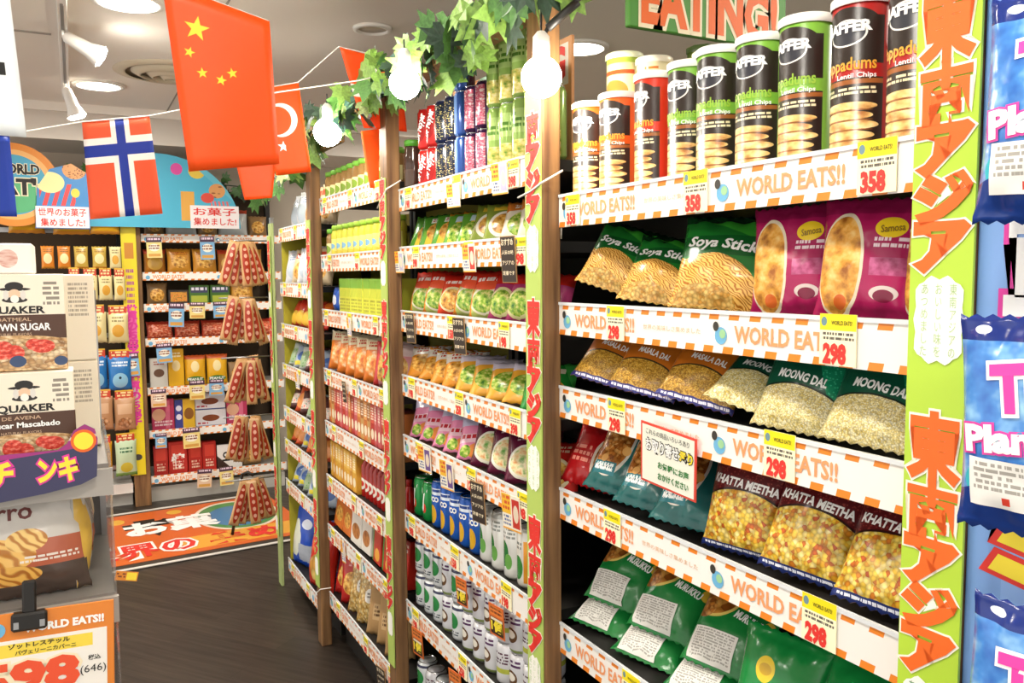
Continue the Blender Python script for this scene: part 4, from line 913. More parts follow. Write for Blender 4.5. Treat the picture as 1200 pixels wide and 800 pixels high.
# ------------------------------------------------------------------ signs, flags, bulbs and ivy overhead
sg = empty('hanging_sign', (1.483, 1.7, 2.13))
link('board', mesh('board', *rbox_vf(-.26, .26, 0, .02, 0, .20, .003), plain('sign_green', c('#4d8f34'), .5), smooth=False), sg)
link('lettering_outline', text_mesh('EATING!', CREAM, .115, .44, .11), sg, (0, -.001, .075))
link('lettering', text_mesh('EATING!', ORANGE, .115, .44, .045), sg, (0, -.002, .075))
for s_ in (-.2, .2): link('wire', lathe('wire', [(.001, .2), (.001, .42)], BLACK, 6), sg, (s_, .01, 0))
tag(sg, 'green hanging sign reading EATING above the chip tubes', 'sign')
hs = empty('header_sign', (1.045, 2.02, 1.772), (0, 0, RZ))
v_, f_ = box_vf(-.34, .34, 0, .008, 0, .31)
link('board', mesh('board', v_, f_, design('header_board', c('#d99a62'), [('r', .05, .22, .1, .95, c('#e6a874')), ('e', .33, .6, .09, .5, c('#7fb08a')), ('e', .33, .6, .07, .38, c('#b8d8c4')), ('r', .55, .98, .1, .9, c('#e9dfd2'))], .5, 0), front_uv(v_, f_, -.34, .34, .19, .31), smooth=False), hs)
link('lettering', text_mesh('EATING', RED, .07, .30, .05), hs, (.16, -.001, .255)); link('lettering', text_mesh('WORLD', BLACK, .03, .10, .03), hs, (-.115, -.001, .265))
tag(hs, 'peach header board with red letters under the ivy', 'sign')
def flag(name, corners, y, mat, label, wave=.006, n=12, tilt=.0):
    TL, TR, BR, BL = corners; v = []; uv = []; f = []
    cx = sum(q[0] for q in corners)/4; top = max(TL[1], TR[1])
    for j in range(n+1):
        for i in range(n+1):
            a, b_ = i/n, j/n
            x = (TL[0]*(1-a)+TR[0]*a)*(1-b_)+(BL[0]*(1-a)+BR[0]*a)*b_
            z = (TL[1]*(1-a)+TR[1]*a)*(1-b_)+(BL[1]*(1-a)+BR[1]*a)*b_
            v.append((x-cx, wave*math.sin(a*4+b_*2.2+cx*9)*b_+tilt*b_, z-top)); uv.append((a, 1-b_))
    for j in range(n):
        for i in range(n): q = j*(n+1)+i; f.append((q, q+n+1, q+n+2, q+1))
    o = link(name, mesh(name, v, f, mat, uv), None, (cx, y, top))
    so = o.modifiers.new('thickness', 'SOLIDIFY'); so.thickness = .0006; so.offset = 1
    def at(a, b_, off=.0012):
        x = (TL[0]*(1-a)+TR[0]*a)*(1-b_)+(BL[0]*(1-a)+BR[0]*a)*b_; z = (TL[1]*(1-a)+TR[1]*a)*(1-b_)+(BL[1]*(1-a)+BR[1]*a)*b_
        return (x-cx, wave*math.sin(a*4+b_*2.2+cx*9)*b_+tilt*b_-off, z-top)
    tag(o, label, 'flag', 'paper flags on strings'); return o, at
def star_mesh(r, mat):
    v = [(0, 0, 0)] + [((r if k % 2 == 0 else r*.4)*math.sin(math.pi*k/5), 0, (r if k % 2 == 0 else r*.4)*math.cos(math.pi*k/5)) for k in range(10)]
    return mesh('star', v, [(0, 1+(k+1) % 10, 1+k) for k in range(10)], mat, smooth=False)
FRED = c('#f4661c')
def fdes(key, base, L): return design(key, base, L, .45, .08, 12, translucent=.45)
o, at = flag('paper_flag', ((.133, 1.962), (.287, 1.925), (.297, 1.707), (.160, 1.687)), 1.35, fdes('flag_star', FRED, []), 'large orange-red flag with five yellow stars')
FY = plain('star_yellow', c('#f6d21c'), .5)
for k, (a, b_, r, rot) in enumerate(((.27, .20, .019, .15), (.17, .345, .0085, .3), (.27, .45, .0085, -.1), (.45, .475, .0085, .2), (.57, .42, .0085, -.2))):
    link('star', star_mesh(r, FY), o, at(a, b_), (0, rot, 0))
W_ = c('#f6f4f0'); BL_ = c('#1f3fb0')
flag('paper_flag', ((.029, 1.857), (.161, 1.880), (.180, 1.669), (.036, 1.653)), 2.0, fdes('flag_cross', c('#ee6a3c'), [('r', .40, .68, 0, 1, W_), ('r', 0, 1, .56, .82, W_), ('r', .475, .605, 0, 1, BL_), ('r', 0, 1, .63, .75, BL_)]), 'red flag with blue and white cross hanging over back shelf', .004)
o, at = flag('paper_flag', ((.515, 2.088), (.635, 2.119), (.665, 1.85), (.56, 1.835)), 2.6, fdes('flag_moon', FRED, [('e', .40, .62, .44, .19, W_), ('e', .30, .62, .38, .16, FRED)]), 'orange-red flag with white crescent behind the large star flag')
link('star', star_mesh(.018, plain('star_white', c('#f4f2ee'), .5)), o, at(.35, .68))
flag('paper_flag', ((.722, 2.2), (.905, 2.172), (.93, 1.97), (.79, 1.97)), 2.45, fdes('flag_stripe', c('#f2621e'), [('r', .46, .62, 0, 1, W_), ('r', 0, 1, .40, .56, W_)]), 'red flag with white cross tucked behind the ivy')
flag('paper_flag', ((.545, 1.985), (.70, 1.965), (.68, 1.825), (.58, 1.815)), 3.25, fdes('flag_plain', FRED, []), 'plain orange-red flag beside a glowing bulb')
flag('paper_flag', ((.835, 1.99), (.93, 2.01), (.95, 1.81), (.86, 1.81)), 2.62, fdes('flag_plain', FRED, []), 'orange-red flag partly hidden behind the jar bay post')
o, at = flag('paper_flag', ((-.21, 1.92), (-.060, 1.925), (-.0475, 1.716), (-.20, 1.722)), 1.3, fdes('flag_white', c('#eef2f4'), [('e', .45, .5, .22, .16, c('#2a52a8')), ('r', .80, .90, .38, .46, c('#2c2a2a'))]), 'white flag cut by the left edge of the picture')
flag('paper_flag', ((-.25, 1.822), (-.104, 1.818), (-.098, 1.655), (-.25, 1.655)), 2.0, fdes('flag_blue', c('#2448b4'), [('h', -1, 1, .45, c('#c8d6f2'))]), 'plain blue flag below the white flag')
STR = plain('string_white', c('#e6e2da'), .6)
tag(tube('flag_string', [(-.5, 2.0, 1.79), (-.25, 2.0, 1.822), (-.104, 2.0, 1.822), (.03, 2.0, 1.857), (.161, 2.0, 1.88), (.40, 2.05, 1.955), (.7, 2.2, 2.05), (.85, 2.32, 2.115)], .0016, STR), 'white string holding the crossed flag across the aisle', 'string')
tag(tube('flag_string', [(-.4, 1.32, 2.0), (-.06, 1.32, 1.935), (.133, 1.36, 1.965), (.287, 1.36, 1.928), (.515, 2.61, 2.09), (.635, 2.61, 2.122), (.722, 2.46, 2.203), (.905, 2.44, 2.178)], .0014, STR), 'white string running behind the large star flag to ivy', 'string')
# glowing globe bulbs
BULB = plain('bulb_glow', (1, .93, .80, 1), .4, emit=BULB_L)
SOCK = plain('socket_white', c('#dcd8cf'), .5)
for k, (x, y, z, r) in enumerate(((.79, 1.376, 1.896, .038), (.735, 1.95, 1.995, .038), (.73, 2.63, 1.981, .044), (.72, 3.63, 1.962, .036))):
    o = empty('globe_bulb', (x, y, z))
    prof = [(max(.0008, r*math.sin(math.pi*j/14)), -r*math.cos(math.pi*j/14)) for j in range(13)]
    link('glass_globe', lathe('glass_globe', prof, BULB, 24, cap=False), o)
    link('socket', lathe('socket', [(.013, r*.93), (.016, r*.98), (.016, r+.035), (.008, r+.045)], SOCK, 16), o)
    link('hanger', lathe('hanger', [(.002, r+.04), (.002, max(r+.05, 2.10-z))], BLACK, 6), o)
    tag(o, 'glowing round bulb ' + ['above the post beside the chip tubes', 'in front of the ivy over red cans', 'over the jar bay beside the ivy', 'beside the far flag, smallest of four'][k], 'light bulb', 'globe bulbs on the beam')
tag(tube('black_cable', [(.79, 1.376, 1.96), (.80, 1.37, 1.985), (.83, 1.345, 2.02), (.87, 1.30, 2.055), (.95, 1.26, 2.09), (1.08, 1.23, 2.10), (1.25, 1.2, 2.2), (1.4, 1.15, 2.54)], .004, BLACK), 'thin black lamp cable rising to ceiling above chip tubes', 'cable')
pg = tube('cable_plug', [(.80, 1.37, 1.985), (.845, 1.335, 2.03)], .008, BLACK, 8); tag(pg, 'dark plug on the black lamp cable', 'plug')
# ivy garlands: every leaf its own piece
def leaf_mesh(nm, mat, seed):
    r = random.Random(seed)
    out = [(0, -.02), (.22, -.18), (.50, -.10), (.40, .08), (.78, .22), (.46, .36), (.50, .66), (.22, .58), (0, 1.0)]
    out = out + [(-x, y) for x, y in reversed(out[1:-1])]
    v = [(0, 0, .30)] + [(x*(1+r.uniform(-.08, .08)), .16*abs(x)+.10*y*y-.04, y) for x, y in out]
    n = len(out)
    return mesh(nm, [(x*.5, y*.5, z*.5) for x, y, z in v], [(0, 1+k, 1+(k+1) % n) for k in range(n)], mat, smooth=False)
LG = [plain('leaf_bright', c('#7ba046'), .4, vary=.3, bscale=20), plain('leaf_mid', c('#4c7838'), .4, vary=.3, bscale=20), plain('leaf_dark', c('#2c4632'), .45, vary=.3, bscale=20), plain('leaf_bluegreen', c('#35594e'), .45, vary=.2, bscale=20), plain('leaf_pale', c('#b2c482'), .4, vary=.35, bscale=26)]
LEAF = [leaf_mesh('leaf', mt_, k) for k, mt_ in enumerate(LG)]
for mt_ in LG:
    b = mt_.node_tree.nodes['Principled BSDF']; b.inputs['Subsurface Weight'].default_value = 0
def garland(label, path, n, s0, s1, seed, spread=.05):
    r = random.Random(seed); P = [Vector(p) for p in path]
    o = empty('ivy_garland', P[0])
    st = tube('stem', [p-P[0] for p in P], .004, LG[2], 6, o)
    for k in range(n):
        t = (k+r.random())/n*(len(P)-1); i = min(int(t), len(P)-2); p = P[i].lerp(P[i+1], t-i)-P[0]
        p += Vector((r.uniform(-spread, spread*.6), r.uniform(-spread, spread), r.uniform(-spread, spread*.9)))
        q = link('leaf', LEAF[r.choice((0, 0, 1, 1, 1, 2, 2, 3, 4))], o, p, (r.uniform(-.7, .9), r.uniform(1.5, 4.8), RZ+r.uniform(-.9, 1.4)))
        q.scale = (r.uniform(s0, s1),)*3
    return tag(o, label, 'garland', 'ivy on the beam')
garland('leafy ivy garland on the beam above the drink cans', [(.82, 1.30, 2.10), (.81, 1.48, 2.07), (.80, 1.66, 2.06), (.80, 1.85, 2.07), (.80, 2.0, 2.05), (.80, 2.22, 2.09), (.80, 2.38, 2.08)], 84, .09, .175, 3, .055)
garland('ivy garland on the beam above the jar bay', [(.81, 2.36, 2.06), (.80, 2.55, 2.07), (.80, 2.75, 2.06), (.80, 2.95, 2.07), (.80, 3.1, 2.06)], 50, .09, .16, 5, .05)
garland('dark ivy garland around the post by the farthest bay', [(.80, 3.1, 2.06), (.80, 3.3, 2.05), (.79, 3.38, 1.97), (.80, 3.6, 2.02), (.80, 3.85, 1.97), (.82, 4.2, 1.93)], 50, .10, .19, 8, .06)
garland('ivy garland along the top of the back shelf', [(-.9, 6.3, 2.17), (-.3, 6.3, 2.22), (.2, 6.3, 2.22), (.7, 6.3, 2.2), (1.2, 6.3, 2.17)], 60, .12, .22, 11, .06)

# ------------------------------------------------------------------ back shelf
YB = 6.0
BRAIL = {'l': [1.795, 1.36, 1.11, .80, .50, .22], 'r': [1.812, 1.56, 1.35, 1.12, .79, .50, .19]}
for nm, xa, xb, lab in (('l', -1.0, .285, 'left back shelf unit hung with yellow and blue packs'), ('r', .40, 1.30, 'right back shelf unit with boxes under the fan sign')):
    W = xb-xa; un = empty('shelf_unit', ((xa+xb)/2, YB, 0))
    box('back_panel', -W/2, W/2, .44, .46, .04, 2.15, plain('back_brown', c('#4a3a28'), .8), un)
    box('plinth', -W/2, W/2, .06, .44, 0, .10, plain('plinth_white', c('#cfccc4'), .6), un)
    for s_ in (-1, 1): box('upright', s_*W/2-.015, s_*W/2+.015, .38, .44, 0, 2.15, BLK, un)
    for k, zt in enumerate(BRAIL[nm]):
        if nm == 'r': box('shelf_board', -W/2+.016, W/2-.016, .004, .37, zt-.035, zt-.011, plain('shelf_grey', c('#8a867e'), .5), un)
        else:
            box('hook_bar', -W/2+.016, W/2-.016, .10, .115, zt+.02, zt+.05, plain('steel', c('#a8a8a8'), .3, 1), un)
        r = box('price_rail', -W/2, W/2, -.004, 0, zt-.055, zt, rail_mat(round(W/.043)), un) if nm == 'r' else None
        if r: dress_rail(r, W, zt, -.004, False)
    if nm == 'l':
        r = box('price_rail', -W/2, W/2, -.03, 0, .10, .165, plain('scallop_white', c('#e8e4de'), .5), un)
        box('base_shelf', -W/2, W/2, 0, .43, .10, .16, plain('plinth_white', c('#cfccc4'), .6), un)
    tag(un, lab, 'shelf unit')
o = box('wooden_post', -.05, .05, 0, .05, 0, 1.98, WOODM, bevel=.003); o.location = (.345, 5.965, 0); tag(o, 'wooden post standing between the two back shelf units', 'post')
o = box('vertical_banner', -.045, .045, -.003, 0, .02, 1.87, design('banner_yellow', c('#e8d423'), [('r', .18, .82, .52, .64, c('#e86ab0')), ('r', .2, .8, .84, .9, c('#c8862a')), ('t', .25, .75, .66, .8, 6, c('#a83a8a')), ('e', .5, .5, .3, .012, c('#3a3a3a')), ('r', .25, .75, .4, .46, c('#cfcac0')), ('e', .5, .24, .3, .012, c('#3a3a3a')), ('r', .25, .75, .28, .36, c('#cfcac0')), ('e', .5, .07, .3, .012, c('#3a3a3a'))], .4, 0))
o.location = (.322, 5.955, .20); o.scale = (1, 1, .92)
for j, ch in enumerate('世界のお菓子'): link('lettering', text_mesh(ch, PINK, .055, .06, .06), o, (0, -.0045, 1.22-.062*j)); link('lettering', text_mesh(ch, PINK, .055, .06, .06), o, (0, -.0045, .72-.062*j))
tag(o, 'narrow yellow banner with pink letters on the back post', 'banner')
def hang(key, desc, x, z, w_, h_, base, L, y=5.93, seed=1, header=True, idx=None):
    p = bag('hanging_pack', desc, w_, h_, min(.05, w_*.4), design(key, c(base), L, .25, .3, 14), seed, 8, 10, cat='snack pack')
    o = p.put((x, y, z), (0, 0, rnd.uniform(-.1, .1)), idx, 'packs hung on the back shelf')
    if header:
        v_, f_ = box_vf(-w_*.42, w_*.42, -.002, .001, h_-.015, h_+.045)
        link('header_card', mesh('header_card', v_, f_, design('header_red', c('#c8442c'), [('t', .1, .9, .2, .8, 2, c('#f2dca0')), ('r', 0, 1, .85, 1, c('#e2b83a'))], .4, 0), front_uv(v_, f_, -w_*.42, w_*.42, h_-.015, h_+.045), smooth=False), o)
    link('peg_hook', lathe('peg_hook', [(.003, 0), (.003, .18)], plain('steel', c('#a8a8a8'), .3, 1), 6), o, (0, .0, h_-.01), (math.radians(-90), 0, 0))
YL = [('e', .5, .45, .34, .22, c('#e8d9a0')), ('t', .15, .85, .7, .86, 2, c('#8a5a1c')), ('r', 0, 1, 0, .1, c('#c8862a'))]
KP = {'y': ('hp_yellow', 'glossy yellow hanging pack', '#d8a422', YL), 'o': ('hp_orange', 'orange hanging pouch', '#d8822c', YL), 'g': ('hp_gold', 'gold hanging pouch', '#c9a84a', YL), 'p': ('hp_pale', 'pale green hanging pouch', '#c9cf9a', [('e', .5, .4, .3, .25, c('#8fae4a')), ('r', 0, 1, 0, .16, c('#c8622c'))]),
      'w': ('hp_cream', 'cream hanging pouch', '#e0d29a', [('e', .5, .4, .3, .2, c('#d8a03a')), ('t', .2, .8, .65, .85, 2, c('#8a7a4a'))]), 'b': ('hp_blue', 'bright blue hanging pouch', '#2472b8', [('e', .5, .3, .34, .22, c('#8fc4e0')), ('e', .5, .38, .06, .04, c('#16243a')), ('t', .15, .85, .68, .85, 2, c('#dceaf4'))]),
      't': ('hp_tan', 'tan stand-up pouch', '#b98a62', [('r', .15, .85, .5, .8, c('#d0a884')), ('e', .5, .24, .36, .16, ('gran', 8, [c('#a8683a'), c('#dcae84')]))]), 'a': ('hp_amber', 'amber and black pouch', '#d89a22', [('e', .5, .22, .36, .14, c('#2a2620')), ('e', .5, .5, .24, .14, c('#e8c84a')), ('t', .2, .8, .68, .82, 2, c('#5a3a10'))]),
      'm': ('hp_mint', 'mint green pouch', '#bcd3b0', [('e', .5, .25, .3, .14, c('#c8b93a')), ('t', .2, .8, .62, .8, 2, c('#3a6a4a')), ('r', 0, 1, .0, .1, c('#7fae5a'))])}
HG = [('y', -.244, 1.80, .19, .24), ('y', -.001, 1.796, .20, .24), ('y', .188, 1.80, .165, .24), ('o', -.05, 1.583, .07, .15), ('g', .045, 1.582, .077, .15), ('g', .148, 1.582, .08, .15), ('w', .24, 1.582, .066, .15), ('o', -.14, 1.583, .07, .15),
      ('p', .0, 1.384, .068, .17), ('w', .089, 1.382, .084, .17), ('w', .177, 1.38, .079, .17), ('w', .258, 1.378, .066, .17), ('w', .1, 1.108, .14, .21), ('w', .238, 1.102, .12, .21), ('b', .096, .806, .135, .23), ('b', .236, .795, .135, .23), ('b', -.05, .806, .135, .23),
      ('t', .112, .542, .145, .23), ('t', .255, .529, .125, .23), ('a', .116, .217, .105, .26), ('m', .25, .227, .125, .25), ('y', -.05, 1.108, .13, .21), ('t', -.04, .542, .14, .23), ('a', -.03, .217, .12, .26)]
rows = {}
for q in sorted(HG, key=lambda q: (-round(q[2]*10), q[1])): rows.setdefault(round(q[2], 1), []).append(q)
for ri, (zz, L) in enumerate(sorted(rows.items(), reverse=True)):
    for j, (k, x, z, w_, h_) in enumerate(sorted(L, key=lambda q: q[1])):
        d = KP[k]; hang(d[0], d[1], x, z, w_*1.04, h_*.96, d[2], d[3], idx='%s, %s from left in %s hanging row of back shelf' % (d[1], ORD[j], ORD[ri]), header=h_ > .16, seed=j)
# right unit
def bput(p, x, row, lab, y=6.07, lean=0, dz=0): return p.put((x, y, BRAIL['r'][row]-.010+dz), (-math.radians(lean), 0, rnd.uniform(-.08, .08)), lab, 'goods on the right back shelf')
def rowb(row, items, x0, lean=0, y=6.07, where=''):
    x = x0
    for k, p in enumerate(items):
        x += p.w/2+.004; bput(p, x, row, '%s, %s from left on %s of right back shelf' % (p.desc, ORD[k], SHN[row]), y, lean); x += p.w/2
silv = simple_bag('silver_bag', 'silver foil bag', .20, .19, .07, '#c4c8c8', [('e', .5, .5, .3, .2, c('#dfe4e2')), ('r', 0, 1, .85, 1, c('#a8402c'))], 3, rough=.18)
brn = simple_bag('brown_bag', 'brown snack bag', .13, .15, .05, '#8a6a44', [('e', .5, .45, .36, .28, FOOD)], 4)
gldb = simple_bag('gold_bag', 'golden snack bag', .16, .17, .05, '#c98a2c', [('e', .5, .45, .36, .25, FOOD), ('t', .15, .85, .72, .86, 2, c('#8a3a1a'))], 5)
gld2 = simple_bag('gold_bag2', 'amber snack bag', .14, .165, .05, '#b8721f', [('e', .5, .4, .36, .26, c('#e0b04a')), ('r', 0, 1, .8, 1, c('#c8452a'))], 6)
rowb(0, [brn, silv, brn, silv, brn], .42, 6)
rowb(1, [gld2, gldb, gldb, gld2, gldb], .41, 6)
gbx = carton('wafer_box', 'dark green wafer box', .13, .13, .05, design('wafer_box', c('#3f6a24'), [('r', .1, .9, .1, .45, c('#a9b43a')), ('r', .08, .92, .6, .9, c('#3a3a5c')), ('t', .12, .88, .62, .88, 1, c('#e6e2ee'))], .4, 0))
rbx = carton('snack_box', 'black and red snack box', .13, .10, .05, design('blackred', c('#2a2420'), [('r', .1, .9, .2, .85, ('blot', 9, [c('#c8402c'), c('#e2a03a'), c('#3a2a20')]))], .4, 0))
rowb(2, [brn, rbx, gbx, gbx, gldb], .42)
redp = simple_bag('red_clear', 'red candy bag', .17, .12, .06, '#b83a28', [('r', .05, .95, .1, .8, ('blot', 10, [c('#8a2418'), c('#d8603c'), c('#e8c0a0')]))], 7)
rowb(3, [redp, redp, redp, redp, redp], .41, 12)
whb = carton('cookie_box', 'white cookie box', .11, .20, .05, design('cookiewhite', c('#d8d4cc'), [('e', .5, .5, .3, .14, c('#6a4a38')), ('t', .2, .8, .75, .9, 2, c('#a8402c'))], .4, 0))
ylb = carton('cracker_box', 'yellow cracker box', .10, .26, .05, design('crackeryellow', c('#e2ac1c'), [('e', .5, .55, .26, .14, c('#e8d29a')), ('t', .2, .8, .75, .9, 2, c('#fbf0c8'))], .4, 0))
pnb = simple_bag('peanut_bag', 'yellow peanut bag with green label', .14, .21, .05, '#e3ab1c', [('e', .5, .62, .2, .18, c('#ecd9a0')), ('e', .5, .2, .42, .1, c('#2f7a3a')), ('r', 0, 1, .86, 1, c('#d8602c'))], 8, 'PEANUT', WHITE, .2)
rowb(4, [whb, ylb, pnb, pnb, brn], .42)
pkb = carton('biscuit_box', 'pink biscuit box', .14, .21, .06, design('pinkbox', c('#b8345a'), [('e', .3, .5, .3, .2, c('#dca888')), ('r', .6, .8, .05, .95, c('#d86a8a')), ('t', .1, .9, .1, .3, 2, c('#f0d8dc'))], .4, 0))
blb = carton('biscuit_box', 'blue and yellow biscuit box', .13, .20, .06, design('bluebox', c('#e0b42c'), [('r', 0, .4, 0, 1, c('#3a3f8c')), ('e', .2, .7, .14, .1, c('#e0e0ee')), ('e', .2, .4, .14, .1, c('#e0e0ee')), ('e', .7, .5, .24, .2, c('#8a5a20'))], .4, 0))
cbb = carton('biscuit_box', 'pale chocolate bar box', .20, .115, .06, design('chocbox', c('#d6d4da'), [('e', .5, .5, .28, .2, c('#7a3a1c')), ('t', .05, .4, .08, .25, 1, c('#b02a3a')), ('r', .0, 1, .0, .06, c('#3a4a8a'))], .4, 0))
rowb(5, [pkb, blb, cbb, pkb], .42)
bput(cbb, .80, 5, 'pale chocolate bar box stacked on top of another', 6.07, 0, .117)
rdb = carton('pie_box', 'red pie box', .09, .20, .06, design('redpie', c('#b8241c'), [('r', .15, .85, .5, .9, c('#d04030')), ('t', .2, .8, .1, .4, 3, c('#f0d0b8'))], .4, 0))
rdc = carton('pie_box', 'red box with white character', .12, .22, .06, MATS['redpie']); letter(rdc, '情', WHITE, 0, .09, .09, .08, .05)
wtb = carton('cake_box', 'white cake box with black characters', .17, .17, .06, design('cakewhite', c('#3a2420'), [('h', 1, 1, .55, c('#e8e4e2')), ('h', 1, 1, 1.5, c('#3a2420'))], .4, 0)); letter(wtb, '오뜨', BLACK, 0, .085, .06, .10, .04)
rowb(6, [rdb, rdc, rdb, rdb, wtb, brn], .42)
# small cards on the back shelf
for k, (x, z, w_, h_) in enumerate(((.477, 1.654, .093, .134), (.809, 1.643, .093, .155), (.591, 1.194, .096, .16), (.726, 1.246, .098, .11), (.886, 1.247, .11, .11), (.513, .957, .095, .13), (.707, .695, .098, .13), (.832, .714, .095, .11), (.464, .662, .094, .12), (.661, .364, .109, .14), (.466, .384, .07, .1), (.73, .08, .094, .13), (.879, .08, .091, .13), (.312, .883, .087, .15))):
    kd = ('yellow', 'blue', 'red')[k % 3] if k not in (2, 5) else 'blue'
    v_, f_ = box_vf(-w_/2, w_/2, 0, .002, 0, h_)
    col = {'yellow': '#ecd98a', 'blue': '#7fb4dc', 'red': '#e2c4a8'}[kd]
    me = mesh('price_flag', v_, f_, design('price_flag_'+kd, c(col), [('r', 0, 1, .76, 1, c('#4a2a44')), ('t', .1, .9, .8, .96, 1, c('#f0d8e6')), ('e', .5, .5, .36, .18, c('#f6f0e0')), ('t', .15, .85, .38, .62, 2, c('#8a4a2c')), ('r', .1, .9, .06, .2, c('#d8a04a'))], .4, 0), front_uv(v_, f_, -w_/2, w_/2, 0, h_), smooth=False)
    o = link('price_flag', me, None, (x, 5.952 if x > .36 else 5.93, z), (0, rnd.uniform(-.05, .05), 0)); tag(o, 'small %s price flag, %s of those on the back shelf' % (kd, ORD[k]), 'price flag', 'price flags on the back shelf')
# fan and round signs over the back shelf
def polyplate(name, pts, y0, y1, mat, uvbox):
    n = len(pts); x0, x1, z0_, z1_ = uvbox
    v = [(x, y0, z) for x, z in pts]+[(x, y1, z) for x, z in pts]
    f = [tuple(range(n)), tuple(reversed(range(n, 2*n)))]+[(n+k, n+(k+1) % n, (k+1) % n, k) for k in range(n)]
    uv = {k: [((v[i][0]-x0)/(x1-x0), (v[i][2]-z0_)/(z1_-z0_)) if k == 0 else (3, 3) for i in fc] for k, fc in enumerate(f)}
    return mesh(name, v, f, mat, uv, smooth=False)
RFAN = .52
pts = [(RFAN*math.cos(math.pi*k/40), RFAN*.92*math.sin(math.pi*k/40)) for k in range(41)]
fan = empty('fan_sign', (.50, 5.90, 1.85))
ck = ('spot', 22, c('#d99a5c'), c('#8a4a24'))
link('board', polyplate('board', pts, 0, .006, design('fan_print', c('#3f9ec8'), [('e', .5, 0, .5, 1, c('#4ab0d0')), ('e', .14, .52, .06, .12, ck), ('e', .24, .70, .05, .10, c('#e8d24a')), ('e', .62, .80, .035, .08, c('#d84aa0')), ('e', .74, .78, .05, .1, c('#e8c84a')), ('h', 2, 1, 2.3, c('#62bcd4')), ('e', .86, .52, .05, .10, ck), ('e', .80, .42, .04, .07, c('#d84a3a')), ('r', .64, .72, .10, .5, c('#e0a84a')), ('e', .33, .45, .05, .1, c('#d8483a')), ('s', .06, .2, .15, .42, 40, 2, .5, c('#d84848')), ('s', .82, .94, .15, .38, 40, 4, .5, c('#e06a6a'))], .4, 0), (-RFAN, RFAN, 0, RFAN*.92)), fan)
lb = link('title_panel', mesh('title_panel', *box_vf(.20, .51, -.004, -.001, .0, .15), plain('title_white', c('#f4eff0'), .5), smooth=False), fan)
link('lettering', text_mesh('お菓子', RED, .05, .27, .015), lb, (.355, -.0055, .11)); link('lettering', text_mesh('集めました!', RED, .05, .27, .012), lb, (.355, -.0055, .045))
tag(fan, 'half-round blue fan sign with sweets above back shelf', 'sign')
tp = empty('popcorn_sign', (-.045, 5.86, 1.83))
pts = [(-.15, 0), (.15, 0), (.15, .34), (.06, .40), (-.06, .36), (-.13, .25)]
link('board', polyplate('board', pts, 0, .006, design('pop_print', c('#3f86c4'), [('s', .1, .75, .35, .68, 6, -2.4, .5, c('#e04a4a')), ('e', .3, .70, .26, .16, c('#f0e0a0')), ('e', .75, .9, .22, .14, ck), ('e', .75, .55, .08, .07, c('#e8d24a'))], .4, 0), (-.15, .15, 0, .40)), tp)
lb = link('title_panel', mesh('title_panel', *box_vf(-.145, .145, -.004, -.001, .005, .135), plain('title_white', c('#f4eff0'), .5), smooth=False), tp)
link('lettering', text_mesh('世界のお菓子', RED, .048, .26, .012), lb, (0, -.0055, .10)); link('lettering', text_mesh('集めました!', RED, .048, .24, .012), lb, (0, -.0055, .038))
tag(tp, 'blue popcorn sign with red title beside the round sign', 'sign')
rs = empty('round_sign', (-.30, 5.88, 1.84))
pts = [(.25*math.cos(2*math.pi*k/40), .25+.25*math.sin(2*math.pi*k/40)) for k in range(40)]
link('board', polyplate('board', pts, 0, .006, design('round_print', c('#e08a34'), [('e', .5, .5, .42, .42, c('#e8b06a')), ('e', .5, .5, .36, .36, c('#4aa0c0')), ('e', .5, .36, .3, .2, c('#5ab07a'))], .4, 0), (-.25, .25, 0, .5)), rs)
for s, z, h, wd in (('WORLD', .345, .055, .24), ("EAT's", .24, .095, .30)):
    link('lettering_outline', text_mesh(s, CREAM, h, wd, .09), rs, (0.02, -.001, z)); link('lettering', text_mesh(s, BLACK, h, wd, .04), rs, (0.02, -.002, z))
tag(rs, 'round orange and teal sign reading WORLD EATs', 'sign')
# sign laid flat on the floor before the back shelf
fs = empty('floor_sign', (.42, 5.28, 0), (0, 0, math.radians(5)))
DKM = plain('mat_dark', c('#3a332c'), .5)
link('mat', mesh('mat', *box_vf(-.75, .75, -.60, .56, .0, .006), DKM, smooth=False), fs)
v_, f_ = box_vf(-.75, .75, -.50, .50, .006, .008)
fm_ = design('mat_print', c('#d86422'), [('e', .80, .62, .17, .34, c('#ecdcc8')), ('e', .80, .62, .155, .31, c('#4a8a4a')), ('e', .80, .60, .12, .24, c('#3a78a8')), ('e', .70, .5, .3, .55, c('#d86422')) if False else ('e', .35, .85, .03, .06, c('#e8b23a')), ('e', .58, .9, .03, .05, c('#e8b23a')), ('e', .12, .72, .06, .06, c('#8a5a34')), ('r', .52, .98, .06, .30, c('#e8a83a'))], .35, 0)
link('print', mesh('print', v_, f_, fm_, {k: [((v_[i][0]+.75)/1.5, (v_[i][1]+.5)/1.0) if k == 4 else (3, 3) for i in fc] for k, fc in enumerate(f_)}, smooth=False), fs)
for s_, yy in ((1, -.585), (1, .545)): link('white_edge', mesh('white_edge', *box_vf(-.75, .75, yy-.012, yy+.012, .006, .010), plain('edge_white', c('#e6e2dc'), .4), smooth=False), fs)
for s, mt_, x, y, h, wd, b_, dz in (('世界の', WHITE, -.20, -.30, .24, .60, .10, 0), ('世界の', RED, -.20, -.30, .24, .60, .03, .001), ('お', BLACK, -.02, .12, .30, .30, .12, 0), ('お菓', WHITE, .05, .12, .28, .50, .05, .001), ('集め', RED, .38, -.32, .20, .40, .05, .001)):
    link('lettering', text_mesh(s, mt_, h, wd, b_), fs, (x, y, .0092+dz), (math.radians(-90), 0, 0))
tag(fs, 'orange printed sign lying on the floor before back shelf', 'floor sign')
